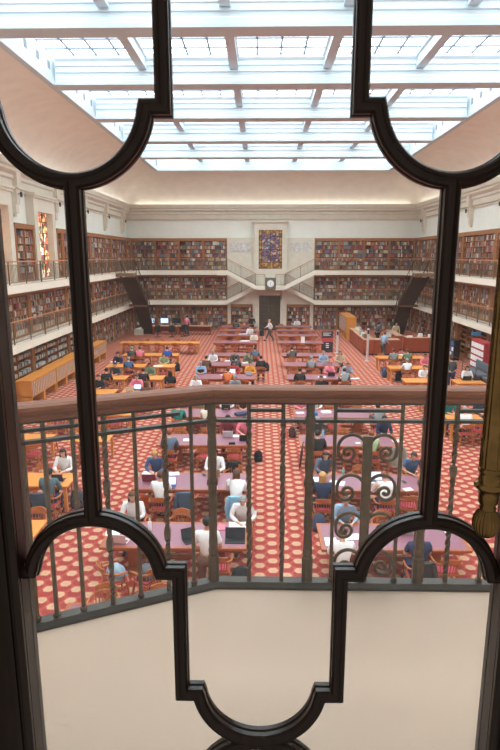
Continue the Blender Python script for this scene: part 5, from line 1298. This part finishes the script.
laptop(324, 364, 'silver laptop before pale blue shirt, seventh right table', PI, M_STEEL)
# side tables
laptop(58, 480, 'dark blue laptop between the man and woman at left oak table', PI, mat('navy_lid', (40,48,76), .5), None, .36)
book_like('phone', *at_table(22, 441), TT-.001, .12, .2, .012, 1.2, M_BLACK, 'black phone on the far left oak table', 'phone')
laptop(98, 388, 'black laptop at table beside the catalogue', PI, M_BLACK); laptop(130, 391, 'white laptop on table above the handrail', PI, M_STEEL); laptop(137, 390, 'black laptop beside the white one above handrail', 0, M_BLACK)
sheet(115, 362, 'white papers before the dark reader at wide oak table', .5, .3, 0, 4); sheet(158, 366, 'white papers before the pale green reader', .5, .3, .1, 3)
laptop(466, 380, 'black laptop before the woman in white, right', PI, M_BLACK, None, .42); book_like('bag', *at_table(476, 380), TT-.001, .3, .2, .08, .1, M_BLACKF, 'flat black case beside the right laptop', 'bag')
sheet(402, 355, 'white papers at right oak table between two readers', .4, .25, 0, 3)
# bags and jackets
x, y = onz(240, 579); bag(xat(241, 10.2, .5), 10.25, 'black shiny rucksack on the chair right of the standing man', M_BLACKF, .3, 1.25)
bag(*onz(78, 507), 'dark grey rucksack beside left oak table', C_('charcoal_cloth', (70,66,72)), .4, 1.1)
bag(*onz(319, 530), 'blue grey rucksack on the floor by the aisle', C_('slate_cloth', (74,84,110)), .2, .95); bag(*onz(312, 510), 'dark rucksack behind the blue grey one by the aisle', M_BLACKF, 1, .8)
bag(-.06, 17.75, 'black handbag hanging at the aisle end of third left table', M_BLACKF, .6, .8); bag(*onz(292, 437), 'dark brown bag on the floor by the right row', C_('maroon_cloth', (70,44,44)), 1.2, .85)
bag(*onz(177, 371), 'dark rucksack beside the bright blue shirt', M_BLACKF, .3, 1.1); bag(*onz(384, 377), 'blue grey bag on the floor at right oak table', C_('slate_cloth', (74,84,110)), 1.3, 1.1); bag(*onz(399, 381), 'black bag on the floor under right oak table', M_BLACKF, .2, 1.2)
bag(*onz(266, 371), 'dark rucksack by the aisle beside the dark-clothed person', M_BLACKF, .2, 1.1); bag(*onz(262, 336), 'dark bag on the floor near the walking man', M_BLACKF, .2, 1.2)
bag(xat(440, 12.15, .6), 12.3, 'brown and grey shoulder bag on far side of nearest right table', C_('brown_bag', (130,104,92)), .2, 1.2)
def jac(tk, side, px, lab, m):
    xc_, y0, y1 = TAB[tk]; Y = y0-.17 if side == 'n' else y1+.17; X = xat(px, Y, .8); near = [o for o in OCC.get((tk, side), []) if abs(o-X) < .5]
    if near: X = near[0]; Y = (y0-.39) if side == 'n' else (y1+.39)
    else:
        tn = random.uniform(-.3, .3); chair(X, Y, (0 if side == 'n' else PI)+tn, 'wooden chair under the '+lab.split(',')[0]); OCC.setdefault((tk, side), []).append(X)
    jacket(X, Y, 0 if side == 'n' else PI, lab, m, .002)
jac(('L',2),'n',186,'dark denim jacket over a chair at second left table',C_('denim_dark', (70,90,110)))
jac(('L',2),'f',233,'black jacket over a chair behind second left table',M_BLACKF)
def heap(px, tn, lab, m):
    Y = TAB[('L',1)][1]-.62; X = xat(px, Y, .8); chair(X, Y, tn, 'turned wooden chair holding the '+lab.split(',')[0]); OCC.setdefault((('L',1),'n'), []).append(X)
    r = empty('jacket', (X, Y, .492), tn); tag(r, lab, 'jacket', 'jackets over chair backs'); q = MB(); rs = []
    for i in range(8):
        t = i/7; rs.append([((.19-.13*t*t)*(1+.13*math.sin(5*a+2*t))*math.cos(a), .02+(.18-.12*t*t)*(1+.12*math.cos(4*a+3*t))*math.sin(a), .24*math.sin(t*PI/2)) for a in [2*PI*k/18 for k in range(18)]])
    q.rings(rs); q.build('folds', m, r); MB().tube([(.16,-.02,.1),(.2,.1,.09),(.1,.2,.05)], [.05,.05,.035], 8).build('sleeve', m, r)
heap(114, -1.0, 'pale blue denim jacket, near left corner', C_('denim_pale', (150,172,190)))
heap(147, .9, 'dark grey jacket, near left corner', C_('grey_jacket', (84,88,94)))
jac(('R',1),'n',393,'large black and grey coat over chair, nearest right table',C_('coat_black', (58,58,60)))
jac(('R',3),'n',396,'grey coat over chair at third right table',C_('coat_grey', (150,148,140)))
jac(('L',4),'f',197,'green blanket-like jacket over chair, fourth left table',C_('jacket_green', (110,130,110)))
x_ = xat(44, 13.42, .8); jacket(x_, 13.3, 0, 'dark blue jacket behind the man in teal grey jumper', C_('jacket_navy', (62,74,88)), .002)
jac(('L',2),'n',240,'pale blue jacket over the chair of woman in white',C_('jacket_sky', (140,190,220)))
# folded umbrella leaning on the aisle side
x, y = onz(300, 470); r = empty('umbrella', (x, y, .001)); tag(r, 'folded dark red umbrella leaning in the central aisle', 'umbrella')
MB().tube([(-.03,0,.01),(.0,.03,.12),(.05,.08,.55),(.07,.1,.72)], [.006,.03,.045,.012], 8).build('canopy', C_('umbrella_cloth', (90,40,48)), r); MB().tube([(.07,.1,.72),(.085,.115,.86),(.10,.12,.88),(.12,.12,.86)], .012, 6).build('handle', M_BLACK, r)
x, y = onz(145, 507); book_like('tote_bag', x, y, 0, .25, .2, .3, .2, mat('orange_bag', (230,110,50), .7), 'orange bag on the floor under second left table', 'bag')

# empty chairs pushed in
for key in list(TAB):
    xc_, y0, y1 = TAB[key]
    if isinstance(key, tuple):
        xs = [(-.98, 'left'), (0, 'middle'), (.98, 'right')]; nm = '%s %s long purple table' % (ORD[key[1] if key[0] == 'L' else key[1]-1], 'left' if key[0] == 'L' else 'right')
    else:
        w = OAK[key][1]-OAK[key][0]; n = 1 if w < 1.3 else 2 if w < 2.2 else 3 if w < 3 else 4 if w < 4 else 5
        xs = [((k-(n-1)/2)*w/n, ORD[k]) for k in range(n)]; nm = OAK[key][3]
        nm = ' '.join(nm.split(' ')[:7])
    for side in 'nf':
        if key == ('L', 0) and side == 'n': continue
        for dx, wd in xs:
            X = xc_+dx
            if any(abs(X-o_) < .56 for o_ in OCC.get((key, side), [])): continue
            j = random.uniform(-.05, .05)
            if side == 'n': p = (X+j, y0-.15-abs(j), random.uniform(-.12, .12))
            else: p = (X+j, y1+.15+abs(j), PI+random.uniform(-.12, .12))
            if isinstance(key, tuple): lab = 'empty wooden chair, %s seat on %s side of %s' % (wd, {'n': 'near', 'f': 'far'}[side], nm)
            else: lab = 'empty chair, %s from left, %s side of %s' % (wd, {'n': 'near', 'f': 'far'}[side], nm)
            chair(*p, lab)
